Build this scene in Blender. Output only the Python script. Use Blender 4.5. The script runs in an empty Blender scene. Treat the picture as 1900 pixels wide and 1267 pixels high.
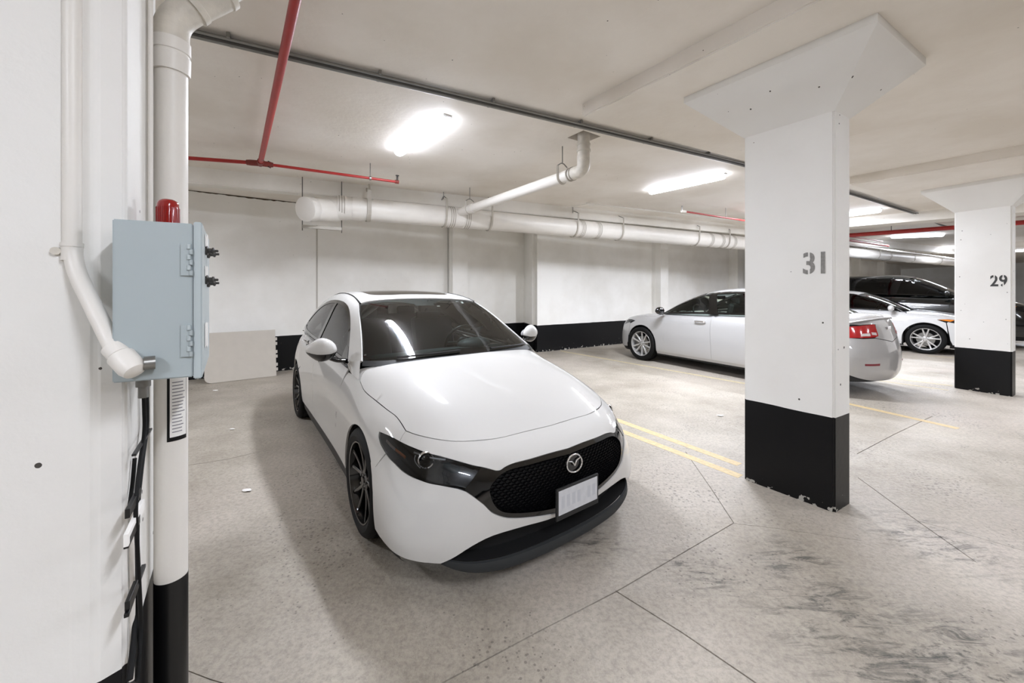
import bpy, bmesh, math, random
from mathutils import Vector, Matrix
from mathutils.bvhtree import BVHTree
from mathutils.geometry import delaunay_2d_cdt
random.seed(7)
SC = bpy.context.scene
COL = SC.collection
F, H, CY = 720.0, 1.48, 541.0          # focal length in pixels, eye height, horizon row
# ---------------------------------------------------------------- camera
cam = bpy.data.cameras.new('camera'); cam.sensor_width = 36; cam.lens = F / 1900 * 36
cam.shift_y = (CY - 633.5) / 1900; cam.clip_start = .05
co = bpy.data.objects.new('camera', cam); COL.objects.link(co)
co.location = (0, 0, H); co.rotation_euler = (math.pi / 2, 0, 0)
SC.camera = co
# ---------------------------------------------------------------- world, exposure
W = bpy.data.worlds.new('world'); SC.world = W; W.use_nodes = True
W.node_tree.nodes['Background'].inputs[0].default_value = (.9, .93, 1, 1)
W.node_tree.nodes['Background'].inputs[1].default_value = .15
vs = SC.view_settings; vs.view_transform = 'Standard'; vs.look = 'None'; vs.gamma = 1
vs.use_curve_mapping = False; vs.exposure = 2.0
LAMP = 42.0; TUBE_W = 29.0                             # emission strength of the fluorescent diffusers
SC.cycles.max_bounces = 10; SC.cycles.diffuse_bounces = 6; SC.cycles.transparent_max_bounces = 16
SC.cycles.sample_clamp_indirect = 6

# ---------------------------------------------------------------- materials
MATS = {}
def rgb(h):
    h = h.lstrip('#'); v = [int(h[i:i+2], 16) / 255 for i in (0, 2, 4)]
    return [c / 12.92 if c <= .04045 else ((c + .055) / 1.055) ** 2.4 for c in v] + [1]
def mat(name, col, rough=.5, metal=0, coat=0, emit=None, **k):
    if name in MATS: return MATS[name]
    m = bpy.data.materials.new(name); m.use_nodes = True; b = m.node_tree.nodes['Principled BSDF']
    c = rgb(col) if isinstance(col, str) else list(col) + [1] * (4 - len(col))
    b.inputs['Base Color'].default_value = c; b.inputs['Roughness'].default_value = rough
    b.inputs['Metallic'].default_value = metal; b.inputs['Coat Weight'].default_value = coat
    b.inputs['Coat Roughness'].default_value = .04; b.inputs['Specular IOR Level'].default_value = k.get('spec', .5)
    if emit: b.inputs['Emission Color'].default_value = c; b.inputs['Emission Strength'].default_value = emit
    nt = m.node_tree
    # faint grain so that nothing is a dead flat colour
    if not emit:
        tc = nt.nodes.new('ShaderNodeTexCoord'); n = nt.nodes.new('ShaderNodeTexNoise')
        n.inputs['Scale'].default_value = k.get('grain', 9); n.inputs['Detail'].default_value = 5
        nt.links.new(tc.outputs['Object'], n.inputs['Vector'])
        mx = nt.nodes.new('ShaderNodeMix'); mx.data_type = 'RGBA'; mx.blend_type = 'MULTIPLY'
        cr = nt.nodes.new('ShaderNodeValToRGB'); g = k.get('var', .04)
        cr.color_ramp.elements[0].position = .3; cr.color_ramp.elements[1].position = .7
        cr.color_ramp.elements[0].color = (1 - g,) * 3 + (1,); cr.color_ramp.elements[1].color = (1, 1, 1, 1)
        nt.links.new(n.outputs['Fac'], cr.inputs['Fac']); mx.inputs[0].default_value = 1
        mx.inputs[6].default_value = c; nt.links.new(cr.outputs['Color'], mx.inputs[7])
        nt.links.new(mx.outputs[2], b.inputs['Base Color'])
        if k.get('bump'):
            bp = nt.nodes.new('ShaderNodeBump'); bp.inputs['Strength'].default_value = k['bump']; bp.inputs['Distance'].default_value = .01
            n2 = nt.nodes.new('ShaderNodeTexNoise'); n2.inputs['Scale'].default_value = k.get('bscale', 60); n2.inputs['Detail'].default_value = 4
            nt.links.new(tc.outputs['Object'], n2.inputs['Vector']); nt.links.new(n2.outputs['Fac'], bp.inputs['Height'])
            nt.links.new(bp.outputs['Normal'], b.inputs['Normal'])
    MATS[name] = m
    return m
def glass(name, tint, refl=.9, rough=.0, ior=1.5):
    if name in MATS: return MATS[name]
    m = bpy.data.materials.new(name); m.use_nodes = True; nt = m.node_tree; nt.nodes.clear()
    o = nt.nodes.new('ShaderNodeOutputMaterial'); t = nt.nodes.new('ShaderNodeBsdfTransparent'); g = nt.nodes.new('ShaderNodeBsdfGlossy')
    mx = nt.nodes.new('ShaderNodeMixShader'); fr = nt.nodes.new('ShaderNodeFresnel'); fr.inputs[0].default_value = ior
    t.inputs[0].default_value = list(tint) + [1]; g.inputs[0].default_value = (refl, refl, refl, 1); g.inputs[1].default_value = rough
    nt.links.new(fr.outputs[0], mx.inputs[0]); nt.links.new(t.outputs[0], mx.inputs[1]); nt.links.new(g.outputs[0], mx.inputs[2])
    nt.links.new(mx.outputs[0], o.inputs[0]); MATS[name] = m
    return m

def painted(name, base, dirty, pits=1.0, black=None, bump=.25, streak=0.0):
    """Painted concrete: soft mottling, small pock marks, and a skirting band of black paint below z = black."""
    m = bpy.data.materials.new(name); m.use_nodes = True; nt = m.node_tree; b = nt.nodes['Principled BSDF']
    N, L = nt.nodes.new, nt.links.new
    b.inputs['Roughness'].default_value = .62; b.inputs['Specular IOR Level'].default_value = .22
    geo = N('ShaderNodeNewGeometry')
    n = N('ShaderNodeTexNoise'); n.inputs['Scale'].default_value = .9; n.inputs['Detail'].default_value = 6; n.inputs['Roughness'].default_value = .55
    L(geo.outputs['Position'], n.inputs['Vector'])
    cr = N('ShaderNodeValToRGB'); cr.color_ramp.elements[0].position = .36; cr.color_ramp.elements[1].position = .62
    cr.color_ramp.elements[0].color = rgb(dirty); cr.color_ramp.elements[1].color = rgb(base); L(n.outputs['Fac'], cr.inputs[0])
    v = N('ShaderNodeTexVoronoi'); v.inputs['Scale'].default_value = 11; v.inputs['Randomness'].default_value = 1
    L(geo.outputs['Position'], v.inputs['Vector'])
    n3 = N('ShaderNodeTexNoise'); n3.inputs['Scale'].default_value = 1.4; L(geo.outputs['Position'], n3.inputs['Vector'])
    n4 = N('ShaderNodeTexNoise'); n4.inputs['Scale'].default_value = 70; L(geo.outputs['Position'], n4.inputs['Vector'])
    th = N('ShaderNodeMapRange'); th.inputs[1].default_value = .32; th.inputs[2].default_value = .70; th.inputs[3].default_value = .0; th.inputs[4].default_value = .06 * pits
    L(n3.outputs['Fac'], th.inputs[0])
    wob = N('ShaderNodeMath'); wob.operation = 'MULTIPLY_ADD'; wob.inputs[1].default_value = .06; L(n4.outputs['Fac'], wob.inputs[0]); L(v.outputs['Distance'], wob.inputs[2])
    sep = N('ShaderNodeSeparateColor'); L(v.outputs['Color'], sep.inputs[0]); gate = N('ShaderNodeMapRange'); gate.inputs[1].default_value = .64; gate.inputs[2].default_value = .65; gate.inputs[3].default_value = .03; gate.inputs[4].default_value = -.6; L(sep.outputs[0], gate.inputs[0])
    sub = N('ShaderNodeMath'); sub.operation = 'SUBTRACT'; L(wob.outputs[0], sub.inputs[0]); L(gate.outputs[0], sub.inputs[1])
    lt = N('ShaderNodeMath'); lt.operation = 'LESS_THAN'; L(sub.outputs[0], lt.inputs[0]); L(th.outputs[0], lt.inputs[1])
    mx = N('ShaderNodeMix'); mx.data_type = 'RGBA'; L(lt.outputs[0], mx.inputs[0]); L(cr.outputs[0], mx.inputs[6]); mx.inputs[7].default_value = rgb('#4a4743')
    out = mx.outputs[2]
    if black:
        sx = N('ShaderNodeSeparateXYZ'); L(geo.outputs['Position'], sx.inputs[0])
        nb = N('ShaderNodeTexNoise'); nb.inputs['Scale'].default_value = 4; L(geo.outputs['Position'], nb.inputs['Vector'])
        ma = N('ShaderNodeMath'); ma.operation = 'MULTIPLY_ADD'; ma.inputs[1].default_value = .012; L(nb.outputs['Fac'], ma.inputs[0]); L(sx.outputs[2], ma.inputs[2])
        l2 = N('ShaderNodeMath'); l2.operation = 'LESS_THAN'; L(ma.outputs[0], l2.inputs[0]); l2.inputs[1].default_value = black
        # chipped paint near the foot
        nc = N('ShaderNodeTexNoise'); nc.inputs['Scale'].default_value = 18; nc.inputs['Detail'].default_value = 6; L(geo.outputs['Position'], nc.inputs['Vector'])
        zc = N('ShaderNodeMapRange'); zc.inputs[1].default_value = 0; zc.inputs[2].default_value = .12; zc.inputs[3].default_value = .56; zc.inputs[4].default_value = .76; L(sx.outputs[2], zc.inputs[0])
        gt = N('ShaderNodeMath'); gt.operation = 'GREATER_THAN'; L(nc.outputs['Fac'], gt.inputs[0]); L(zc.outputs[0], gt.inputs[1])
        bl = N('ShaderNodeMix'); bl.data_type = 'RGBA'; L(gt.outputs[0], bl.inputs[0]); bl.inputs[6].default_value = (.006, .006, .0065, 1); bl.inputs[7].default_value = rgb('#a9a69e')
        m3 = N('ShaderNodeMix'); m3.data_type = 'RGBA'; L(l2.outputs[0], m3.inputs[0]); L(out, m3.inputs[6]); L(bl.outputs[2], m3.inputs[7]); out = m3.outputs[2]
        rr = N('ShaderNodeMapRange'); rr.inputs[3].default_value = .62; rr.inputs[4].default_value = .38; L(l2.outputs[0], rr.inputs[0]); L(rr.outputs[0], b.inputs['Roughness'])
    L(out, b.inputs['Base Color'])
    n5 = N('ShaderNodeTexNoise'); n5.inputs['Scale'].default_value = 22; n5.inputs['Detail'].default_value = 6; L(geo.outputs['Position'], n5.inputs['Vector'])
    hs = N('ShaderNodeMath'); hs.operation = 'SUBTRACT'; L(n5.outputs['Fac'], hs.inputs[0]); L(lt.outputs[0], hs.inputs[1])
    bp = N('ShaderNodeBump'); bp.inputs['Strength'].default_value = bump; bp.inputs['Distance'].default_value = .006; L(hs.outputs[0], bp.inputs['Height']); L(bp.outputs[0], b.inputs['Normal'])
    MATS[name] = m
    return m

def floor_material():
    m = bpy.data.materials.new('floor_concrete'); m.use_nodes = True; nt = m.node_tree; b = nt.nodes['Principled BSDF']; N, L = nt.nodes.new, nt.links.new
    geo = N('ShaderNodeNewGeometry')
    def noise(s, d=6, r=.6, vec=None, dist=0):
        n = N('ShaderNodeTexNoise'); n.inputs['Scale'].default_value = s; n.inputs['Detail'].default_value = d; n.inputs['Roughness'].default_value = r
        n.inputs['Distortion'].default_value = dist; L(vec or geo.outputs['Position'], n.inputs['Vector']); return n.outputs['Fac']
    def ramp(fac, p0, c0, p1, c1):
        r = N('ShaderNodeValToRGB'); e = r.color_ramp.elements; e[0].position = p0; e[1].position = p1; e[0].color = c0; e[1].color = c1; L(fac, r.inputs[0]); return r.outputs[0]
    def mix(f, a, c, mode='MIX'):
        x = N('ShaderNodeMix'); x.data_type = 'RGBA'; x.blend_type = mode
        for s, i in ((f, 0), (a, 6), (c, 7)):
            if hasattr(s, 'links') or hasattr(s, 'is_linked'): L(s, x.inputs[i])
            else: x.inputs[i].default_value = s
        return x.outputs[2]
    g = lambda v: (v, v, v, 1)
    base = ramp(noise(.8, 7, .65), .32, rgb('#92897b'), .68, rgb('#c1b9ac'))
    warm = ramp(noise(.35, 3), .45, g(0), .7, g(1))
    base = mix(warm, base, rgb('#c2b8ad'))
    fine = ramp(noise(38, 8, .8), .38, g(.62), .56, g(1))
    base = mix(.8, base, fine, 'MULTIPLY')
    # broom / tyre scuffs: stretched noise, dark, gathered in patches
    mp = N('ShaderNodeMapping'); mp.inputs['Rotation'].default_value = (0, 0, math.radians(50)); mp.inputs['Scale'].default_value = (1.2, 5, 1)
    L(geo.outputs['Position'], mp.inputs['Vector'])
    sc_ = ramp(noise(3.6, 10, .78, mp.outputs[0], .8), .49, g(0), .62, g(1))
    sx = N('ShaderNodeSeparateXYZ'); L(geo.outputs['Position'], sx.inputs[0])
    def spot(x, y, r, soft):
        d = N('ShaderNodeVectorMath'); d.operation = 'DISTANCE'; L(geo.outputs['Position'], d.inputs[0]); d.inputs[1].default_value = (x, y, 0)
        q = N('ShaderNodeMapRange'); q.interpolation_type = 'SMOOTHSTEP'; q.inputs[1].default_value = r; q.inputs[2].default_value = r + soft; q.inputs[3].default_value = 1; q.inputs[4].default_value = 0
        L(d.outputs['Value'], q.inputs[0]); return q.outputs[0]
    tot = None
    for (x, y, r, s) in ((1.5, 1.72, .12, .42), (1.47, 1.58, .1, .4), (1.56, 2.12, .06, .28), (1.0, 2.05, .02, .3), (1.88, 1.6, .05, .3), (1.72, 1.45, .1, .35), (.45, 2.3, 0, .35), (2.5, 2.3, .05, .4)):
        q = spot(x, y, r, s)
        if tot is None: tot = q
        else:
            a = N('ShaderNodeMath'); a.operation = 'MAXIMUM'; L(tot, a.inputs[0]); L(q, a.inputs[1]); tot = a.outputs[0]
    mm = N('ShaderNodeMath'); mm.operation = 'MULTIPLY'; L(sc_, mm.inputs[0]); L(tot, mm.inputs[1])
    mm2 = N('ShaderNodeMath'); mm2.operation = 'MULTIPLY'; L(mm.outputs[0], mm2.inputs[0]); mm2.inputs[1].default_value = 1.0
    base = mix(mm2.outputs[0], base, rgb('#4c4a44'))
    # scattered grit
    v = N('ShaderNodeTexVoronoi'); v.inputs['Scale'].default_value = 34; L(geo.outputs['Position'], v.inputs['Vector'])
    gr = N('ShaderNodeMapRange'); gr.inputs[1].default_value = .42; gr.inputs[2].default_value = .68; gr.inputs[3].default_value = .0; gr.inputs[4].default_value = .36; L(noise(1.1, 4), gr.inputs[0])
    lt = N('ShaderNodeMath'); lt.operation = 'LESS_THAN'; L(v.outputs['Distance'], lt.inputs[0]); L(gr.outputs[0], lt.inputs[1])
    pit = mix(lt.outputs[0], g(1), g(.5)); base = mix(.8, base, pit, 'MULTIPLY')
    L(base, b.inputs['Base Color'])
    ro = ramp(noise(2.5), .35, g(.42), .7, g(.62)); L(ro, b.inputs['Roughness'])
    h1 = noise(30, 8, .7); hs = N('ShaderNodeMath'); hs.operation = 'MULTIPLY_ADD'; L(lt.outputs[0], hs.inputs[0]); hs.inputs[1].default_value = -.35; L(h1, hs.inputs[2])
    bp = N('ShaderNodeBump'); bp.inputs['Strength'].default_value = .8; bp.inputs['Distance'].default_value = .008; L(hs.outputs[0], bp.inputs['Height']); L(bp.outputs[0], b.inputs['Normal'])
    MATS['floor'] = m
    return m

# ---------------------------------------------------------------- mesh helpers
def link(name, me, m=None, parent=None, smooth=False):
    if m is not None:
        for x in (m if isinstance(m, (list, tuple)) else [m]): me.materials.append(x)
    if smooth: me.polygons.foreach_set('use_smooth', [True] * len(me.polygons))
    o = bpy.data.objects.new(name, me); COL.objects.link(o)
    if parent: o.parent = parent
    return o
def obj(name, bm, m=None, parent=None, smooth=False, angle=None, recalc=True):
    if recalc: bmesh.ops.recalc_face_normals(bm, faces=bm.faces)
    me = bpy.data.meshes.new(name); bm.to_mesh(me); bm.free()
    o = link(name, me, m, parent, smooth)
    if angle is not None: me.set_sharp_from_angle(angle=math.radians(angle))
    return o
def tag(o, label=None, cat=None, group=None, kind=None):
    for k, v in (('label', label), ('category', cat), ('group', group), ('kind', kind)):
        if v: o[k] = v
    return o
def empty(name, loc=(0, 0, 0), rz=0, **k):
    o = bpy.data.objects.new(name, None); COL.objects.link(o); o.location = loc; o.rotation_euler = (0, 0, rz); o.empty_display_size = .1
    return tag(o, **k)
def copy_tree(o, parent=None):
    c = o.copy(); COL.objects.link(c); c.parent = parent
    for ch in list(o.children): copy_tree(ch, c)
    return c
def box(bm, c, s, rz=0, M=None, bevel=0):
    T = Matrix.Translation(c) @ Matrix.Rotation(rz, 4, 'Z') @ Matrix.Diagonal((s[0], s[1], s[2], 1))
    if M is not None: T = M @ T
    r = bmesh.ops.create_cube(bm, size=1, matrix=T)
    if bevel:
        es = list({e for v in r['verts'] for e in v.link_edges})
        bmesh.ops.bevel(bm, geom=es, offset=bevel, segments=2, affect='EDGES', profile=.5)
    return bm
def frame_at(t):
    t = t.normalized(); up = Vector((0, 0, 1)) if abs(t.z) < .95 else Vector((0, 1, 0))
    u = t.cross(up).normalized(); return u, u.cross(t).normalized()
def tube(bm, pts, r, seg=12, caps=True, closed=False, flat=None):
    """Sweep a circle (or ellipse, flat=(a,b)) along pts; r may be a list."""
    P = [Vector(p) for p in pts]; n = len(P); rings = []; u = None
    for i, p in enumerate(P):
        a = P[(i - 1) % n] if (closed or i) else p; b = P[(i + 1) % n] if (closed or i < n - 1) else p
        t = (b - a).normalized()
        if u is None: u, v = frame_at(t)
        else: u = (u - t * u.dot(t)).normalized(); v = u.cross(t).normalized()
        rr = r[i] if isinstance(r, (list, tuple)) else r
        fa, fb = flat or (1, 1)
        rings.append([bm.verts.new(p + (u * math.cos(q) * fa + v * math.sin(q) * fb) * rr) for q in [2 * math.pi * k / seg for k in range(seg)]])
    m = n if closed else n - 1
    for i in range(m):
        A, B = rings[i], rings[(i + 1) % n]
        for k in range(seg): bm.faces.new((A[k], A[(k + 1) % seg], B[(k + 1) % seg], B[k]))
    if caps and not closed: bm.faces.new(rings[0][::-1]); bm.faces.new(rings[-1])
    return bm
def lathe(bm, prof, seg=32, M=None, cap=True):
    """prof: (radius, height) along local Z."""
    M = M or Matrix.Identity(4); rings = []
    for r, z in prof:
        if r < 1e-6: rings.append([bm.verts.new(M @ Vector((0, 0, z)))])
        else: rings.append([bm.verts.new(M @ Vector((r * math.cos(2 * math.pi * k / seg), r * math.sin(2 * math.pi * k / seg), z))) for k in range(seg)])
    for A, B in zip(rings, rings[1:]):
        for k in range(seg):
            q = [A[k % len(A)], A[(k + 1) % len(A)], B[(k + 1) % len(B)], B[k % len(B)]]; w = []
            for x in q:
                if x not in w: w.append(x)
            if len(w) > 2: bm.faces.new(w)
    return bm
def arc(c, r, a0, a1, n, ax=(1, 0, 0), ay=(0, 1, 0)):
    c, ax, ay = Vector(c), Vector(ax), Vector(ay)
    return [c + ax * r * math.cos(a0 + (a1 - a0) * i / n) + ay * r * math.sin(a0 + (a1 - a0) * i / n) for i in range(n + 1)]
def fillet(pts, rad, n=6):
    P = [Vector(p) for p in pts]; o = [P[0]]
    for a, b, c in zip(P, P[1:], P[2:]):
        u, v = (a - b).normalized(), (c - b).normalized(); d = min(rad, (a - b).length * .49, (c - b).length * .49)
        s, e = b + u * d, b + v * d
        for i in range(n + 1):
            t = i / n; o.append(s * (1 - t) ** 2 + b * 2 * t * (1 - t) + e * t * t)
    return o + [P[-1]]
def prism(bm, pts, z0, z1):
    lo = [bm.verts.new((p[0], p[1], z0)) for p in pts]; hi = [bm.verts.new((p[0], p[1], z1)) for p in pts]
    bm.faces.new(lo[::-1]); bm.faces.new(hi); n = len(pts)
    for i in range(n): bm.faces.new((lo[i], lo[(i + 1) % n], hi[(i + 1) % n], hi[i]))
    return bm
def V2(vp):
    """unit ground direction whose vanishing point lies at column vp"""
    d = Vector(((vp - 950) / F, 1)); return d.normalized()
def at(px, py, h=None, Y=None):
    """world point seen at pixel (px,py): on the horizontal plane h above the eye, or at depth Y"""
    if Y is None: Y = F * h / (CY - py)
    return Vector(((px - 950) / F * Y, Y, H + (CY - py) / F * Y))
ADIR = -V2(427) * 1.0                     # away from the wall, towards the lane
BDIR = V2(2390)
# ================================================================ the setting
WALLM = painted('wall_paint', '#f2f1ed', '#e6e4de', pits=.8, black=.66, bump=.2)
CEILM = painted('ceiling_paint', '#ece7df', '#dfd8cd', pits=1.0, bump=.3)
COLM = painted('column_paint', '#e9e8e4', '#e2e0db', pits=1.7, black=.638, bump=.12)
NEARM = painted('near_column_paint', '#e8e7e3', '#e1dfda', pits=2.2, black=.652, bump=.3)
BEAMM = painted('beam_paint', '#ece9e2', '#dcd8cf', pits=.8, bump=.25)
ZC, ZP, ZB = 3.18, 3.06, 2.958           # ceiling, drop panels, beam underside
DARKJ = mat('joint_dirt', '#2d2a27', .9)
FLOORM = floor_material()
def gp(px, py): return at(px, py, h=-H).xy
def floor_mesh():
    X0, X1, Y0, Y1 = -9, 30, -8, 34
    lines = [([gp(815, 1270), gp(1000, 1170), gp(1142, 1096), gp(1250, 1035), gp(1360, 971)], .006), ([gp(1142, 1096), gp(1270, 1175), gp(1410, 1272)], .007),
             ([gp(1272, 838), gp(1320, 905), gp(1362, 971)], .005), ([gp(1592, 886), gp(1700, 964), gp(1810, 1042)], .006), ([gp(1362, 971), gp(1450, 982), gp(1600, 1003)], .004),
             ([gp(1702, 966), gp(1800, 992), gp(1915, 1026)], .004), ([gp(1590, 842), gp(1660, 806), gp(1730, 772)], .007), ([gp(345, 864), gp(420, 852), gp(482, 838)], .006),
             ([gp(345, 1243), gp(390, 1258), gp(440, 1275)], .004)]
    for L, w in lines:                    # slight wander of a saw cut
        for i in range(1, len(L) - 1): L[i] = L[i] + Vector((random.uniform(-.006, .006), random.uniform(-.006, .006)))
    vs_, es = [Vector((X0, Y0)), Vector((X1, Y0)), Vector((X1, Y1)), Vector((X0, Y1))], [(0, 1), (1, 2), (2, 3), (3, 0)]
    for L, w in lines:
        left, right = [], []
        for i, p in enumerate(L):
            d = (L[min(i + 1, len(L) - 1)] - L[max(i - 1, 0)]).normalized(); n = Vector((-d.y, d.x)) * w / 2
            left.append(p + n); right.append(p - n)
        loop = left + right[::-1]; b = len(vs_); vs_ += loop; es += [(b + i, b + (i + 1) % len(loop)) for i in range(len(loop))]
    v, e, f, *_ = delaunay_2d_cdt(vs_, es, [], 0, 1e-5)
    def inside(c):
        for L, w in lines:
            for a, b in zip(L, L[1:]):
                t = max(0, min(1, (c - a).dot(b - a) / (b - a).length_squared))
                if (a + (b - a) * t - c).length < w * .55: return True
        return False
    bm = bmesh.new(); V = [bm.verts.new((p.x, p.y, 0)) for p in v]; top = []
    for fc in f:
        c = sum((v[i] for i in fc), Vector((0, 0))) / len(fc)
        if not inside(c): top.append(bm.faces.new([V[i] for i in fc]))
    bm.edges.index_update()
    rim = [ed for ed in bm.edges if len(ed.link_faces) == 1]
    r = bmesh.ops.extrude_edge_only(bm, edges=rim)
    for x in r['geom']:
        if isinstance(x, bmesh.types.BMVert): x.co.z = -.03
    for vv in [x for x in bm.verts if not x.link_faces]: bm.verts.remove(vv)
    for fc in bm.faces:
        if fc in top and fc.normal.z < 0: fc.normal_flip()
    return bm
bm = floor_mesh(); bm.normal_update()
for fc in bm.faces:
    if abs(fc.normal.z) > .5 and fc.normal.z < 0: fc.normal_flip()
FLOOR = tag(obj('floor', bm, FLOORM, recalc=False), kind='structure')
bm = bmesh.new(); box(bm, (10.5, 13, -.08), (39, 42, .1)); tag(obj('floor_base', bm, DARKJ, FLOOR), kind='structure')

# the long wall behind the cars, with its step and pilasters, traced as one plan
BW = V2(2000); NW = Vector((BW.y, -BW.x)); BWR = V2(2090); NR = Vector((BWR.y, -BWR.x))
WL0 = Vector((-4.38, 7.2)); WR0 = Vector((.615, 9.45))
def hitw(px, O, D):                       # where the column px crosses the plan line O + t D
    s = (px - 950) / F; t = (s * O.y - O.x) / (D.x - s * D.y); return O + D * t
def wallplan():
    P = [WL0 + BW * -4.6]
    P += [hitw(818, WL0, BW)]
    a = hitw(840, WL0 + NW * .28, BW); P[-1] = a - NW * .28; b = hitw(868, WL0 + NW * .28, BW); P += [a, b, b - NW * .28]
    s = hitw(977, WL0, BW); P += [s, WR0]
    a = hitw(1226, WR0 + NR * .3, BWR); b = hitw(1240, WR0 + NR * .3, BWR); P += [a - NR * .3, a, b, b - NR * .3]
    for k in range(1, 6):
        q = b - NR * .3 + BWR * (3.9 * k); P += [q, q + NR * .3, q + NR * .3 + BWR * .35, q + BWR * .35]
    P.append(P[-1] + BWR * 4)
    return P
WP = wallplan(); bm = bmesh.new()
for a, b in zip(WP, WP[1:]):
    q = [bm.verts.new(v) for v in ((a.x, a.y, 0), (b.x, b.y, 0), (b.x, b.y, 3.3), (a.x, a.y, 3.3))]; bm.faces.new(q)
bmesh.ops.remove_doubles(bm, verts=bm.verts, dist=1e-4)
r = bmesh.ops.extrude_face_region(bm, geom=list(bm.faces)); bmesh.ops.translate(bm, verts=[x for x in r['geom'] if isinstance(x, bmesh.types.BMVert)], vec=(-NW.x * .2, -NW.y * .2, 0))
WALLB = tag(obj('wall_back', bm, WALLM), kind='structure')
bm = bmesh.new(); ks = []
for i in range(40):
    p = hitw(340 + 6 * i, WL0 + NW * .004, BW); w_ = .012 + .022 * random.random() * math.sin(math.pi * (i + .5) / 40); ks.append((bm.verts.new((p.x, p.y, ZC - .002)), bm.verts.new((p.x, p.y, ZC - w_))))
for a, b in zip(ks, ks[1:]): bm.faces.new((a[0], b[0], b[1], a[1]))
tag(obj('rusty_crack', bm, mat('rust_dirt', '#4f3f30', .9, var=.4, grain=40), WALLB), kind='structure')
# caulked seam down the wall under the drain bracket
bm = bmesh.new(); p = hitw(588, WL0 + NW * .001, BW); box(bm, (p.x, p.y, 1.9), (.028, .008, 1.75), rz=math.atan2(BW.y, BW.x), bevel=.002)
tag(obj('seam_sealant', bm, mat('caulk', '#b9b5ac', .7), WALLB), kind='structure')
bm = bmesh.new(); box(bm, (-9.1, 12, 1.65), (.2, 42, 3.4)); tag(obj('wall_left', bm, WALLM), kind='structure')
bm = bmesh.new(); box(bm, (10, -8.1, 1.65), (40, .2, 3.4)); tag(obj('wall_front', bm, WALLM), kind='structure')
bm = bmesh.new(); box(bm, (30.1, 12, 1.65), (.2, 42, 3.4)); tag(obj('wall_right', bm, WALLM), kind='structure')

# ceiling slab with the square hole round the drain riser
bm = bmesh.new(); X0, X1, Y0, Y1 = -9, 30, -8, 34
hc = at(1083, 254, h=ZC - H).xy
vs_ = [Vector(p) for p in ((X0, Y0), (X1, Y0), (X1, Y1), (X0, Y1))]; hp = [hc + ADIR * a + V2(1950) * b for a, b in ((-.12, -.13), (.12, -.13), (.12, .14), (-.12, .14))]
v, e, f, *_ = delaunay_2d_cdt(vs_ + hp, [(0, 1), (1, 2), (2, 3), (3, 0), (4, 5), (5, 6), (6, 7), (7, 4)], [], 0, 1e-6)
V = [bm.verts.new((p.x, p.y, ZC)) for p in v]
for fc in f:
    c = sum((v[i] for i in fc), Vector((0, 0))) / len(fc)
    if (c - hc).length > .1: bm.faces.new([V[i] for i in fc])
for fc in bm.faces:
    fc.normal_update()
    if fc.normal.z > 0: fc.normal_flip()
rim = [ed for ed in bm.edges if len(ed.link_faces) == 1]
r = bmesh.ops.extrude_edge_only(bm, edges=rim)
for x in r['geom']:
    if isinstance(x, bmesh.types.BMVert): x.co.z = ZC + .25
CEIL = tag(obj('ceiling', bm, CEILM, recalc=False), kind='structure')
bm = bmesh.new(); box(bm, (10.5, 13, ZC + .3), (39.4, 42.4, .1)); tag(obj('ceiling_slab', bm, mat('void', '#3a3632', .9), CEIL), kind='structure')
# drop panels around the columns
PB = V2(2258)
def drop(corner, w, l, name):
    bm = bmesh.new(); c = Vector(corner)
    prism(bm, [c, c + PB * w, c + PB * w + ADIR * l, c + ADIR * l], ZP, ZC + .02)
    bmesh.ops.bevel(bm, geom=[ed for ed in bm.edges if all(v.co.z < ZP + .01 for v in ed.verts)], offset=.012, segments=2, affect='EDGES')
    return tag(obj(name, bm, CEILM, CEIL, recalc=True), kind='structure')
c31 = at(1080.5, 217.7, h=ZP - H).xy
drop(c31, 2.55, 3.4, 'drop_panel')
c29 = at(1583.5, 342, h=ZP - H).xy
drop(c29 - ADIR * .04, 2.6, 3.5, 'drop_panel')
drop(c29 - ADIR * .55 + PB * 5.2, 2.6, 3.5, 'drop_panel')
# beam in front of the wall
b0 = at(352, 338.7, h=ZB - H).xy; b1 = at(867, 386.7, h=ZB - H).xy; BD = (b1 - b0).normalized(); BN = Vector((BD.y, -BD.x))
BMA, BMB = b0 - BD * 4, b0 + BD * 24
bm = bmesh.new(); prism(bm, [BMA, BMB, BMB - BN * .22, BMA - BN * .22], ZB, ZC + .02)
bmesh.ops.bevel(bm, geom=[ed for ed in bm.edges if all(v.co.z < ZB + .01 for v in ed.verts)], offset=.012, segments=2, affect='EDGES')
tag(obj('trim_1', bm, BEAMM), kind='structure')
# second cross beam deeper in the garage, seen between the two columns
q0 = at(1583, 420, h=1.5).xy; q1 = at(1775, 404, h=1.5).xy; d = (q1 - q0).normalized(); n = Vector((d.y, -d.x))
bm = bmesh.new(); prism(bm, [q0 - d * 4, q1 + d * 6, q1 + d * 6 - n * .5, q0 - d * 4 - n * .5], H + 1.5, ZC + .02); tag(obj('trim_2', bm, BEAMM), kind='structure')

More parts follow.
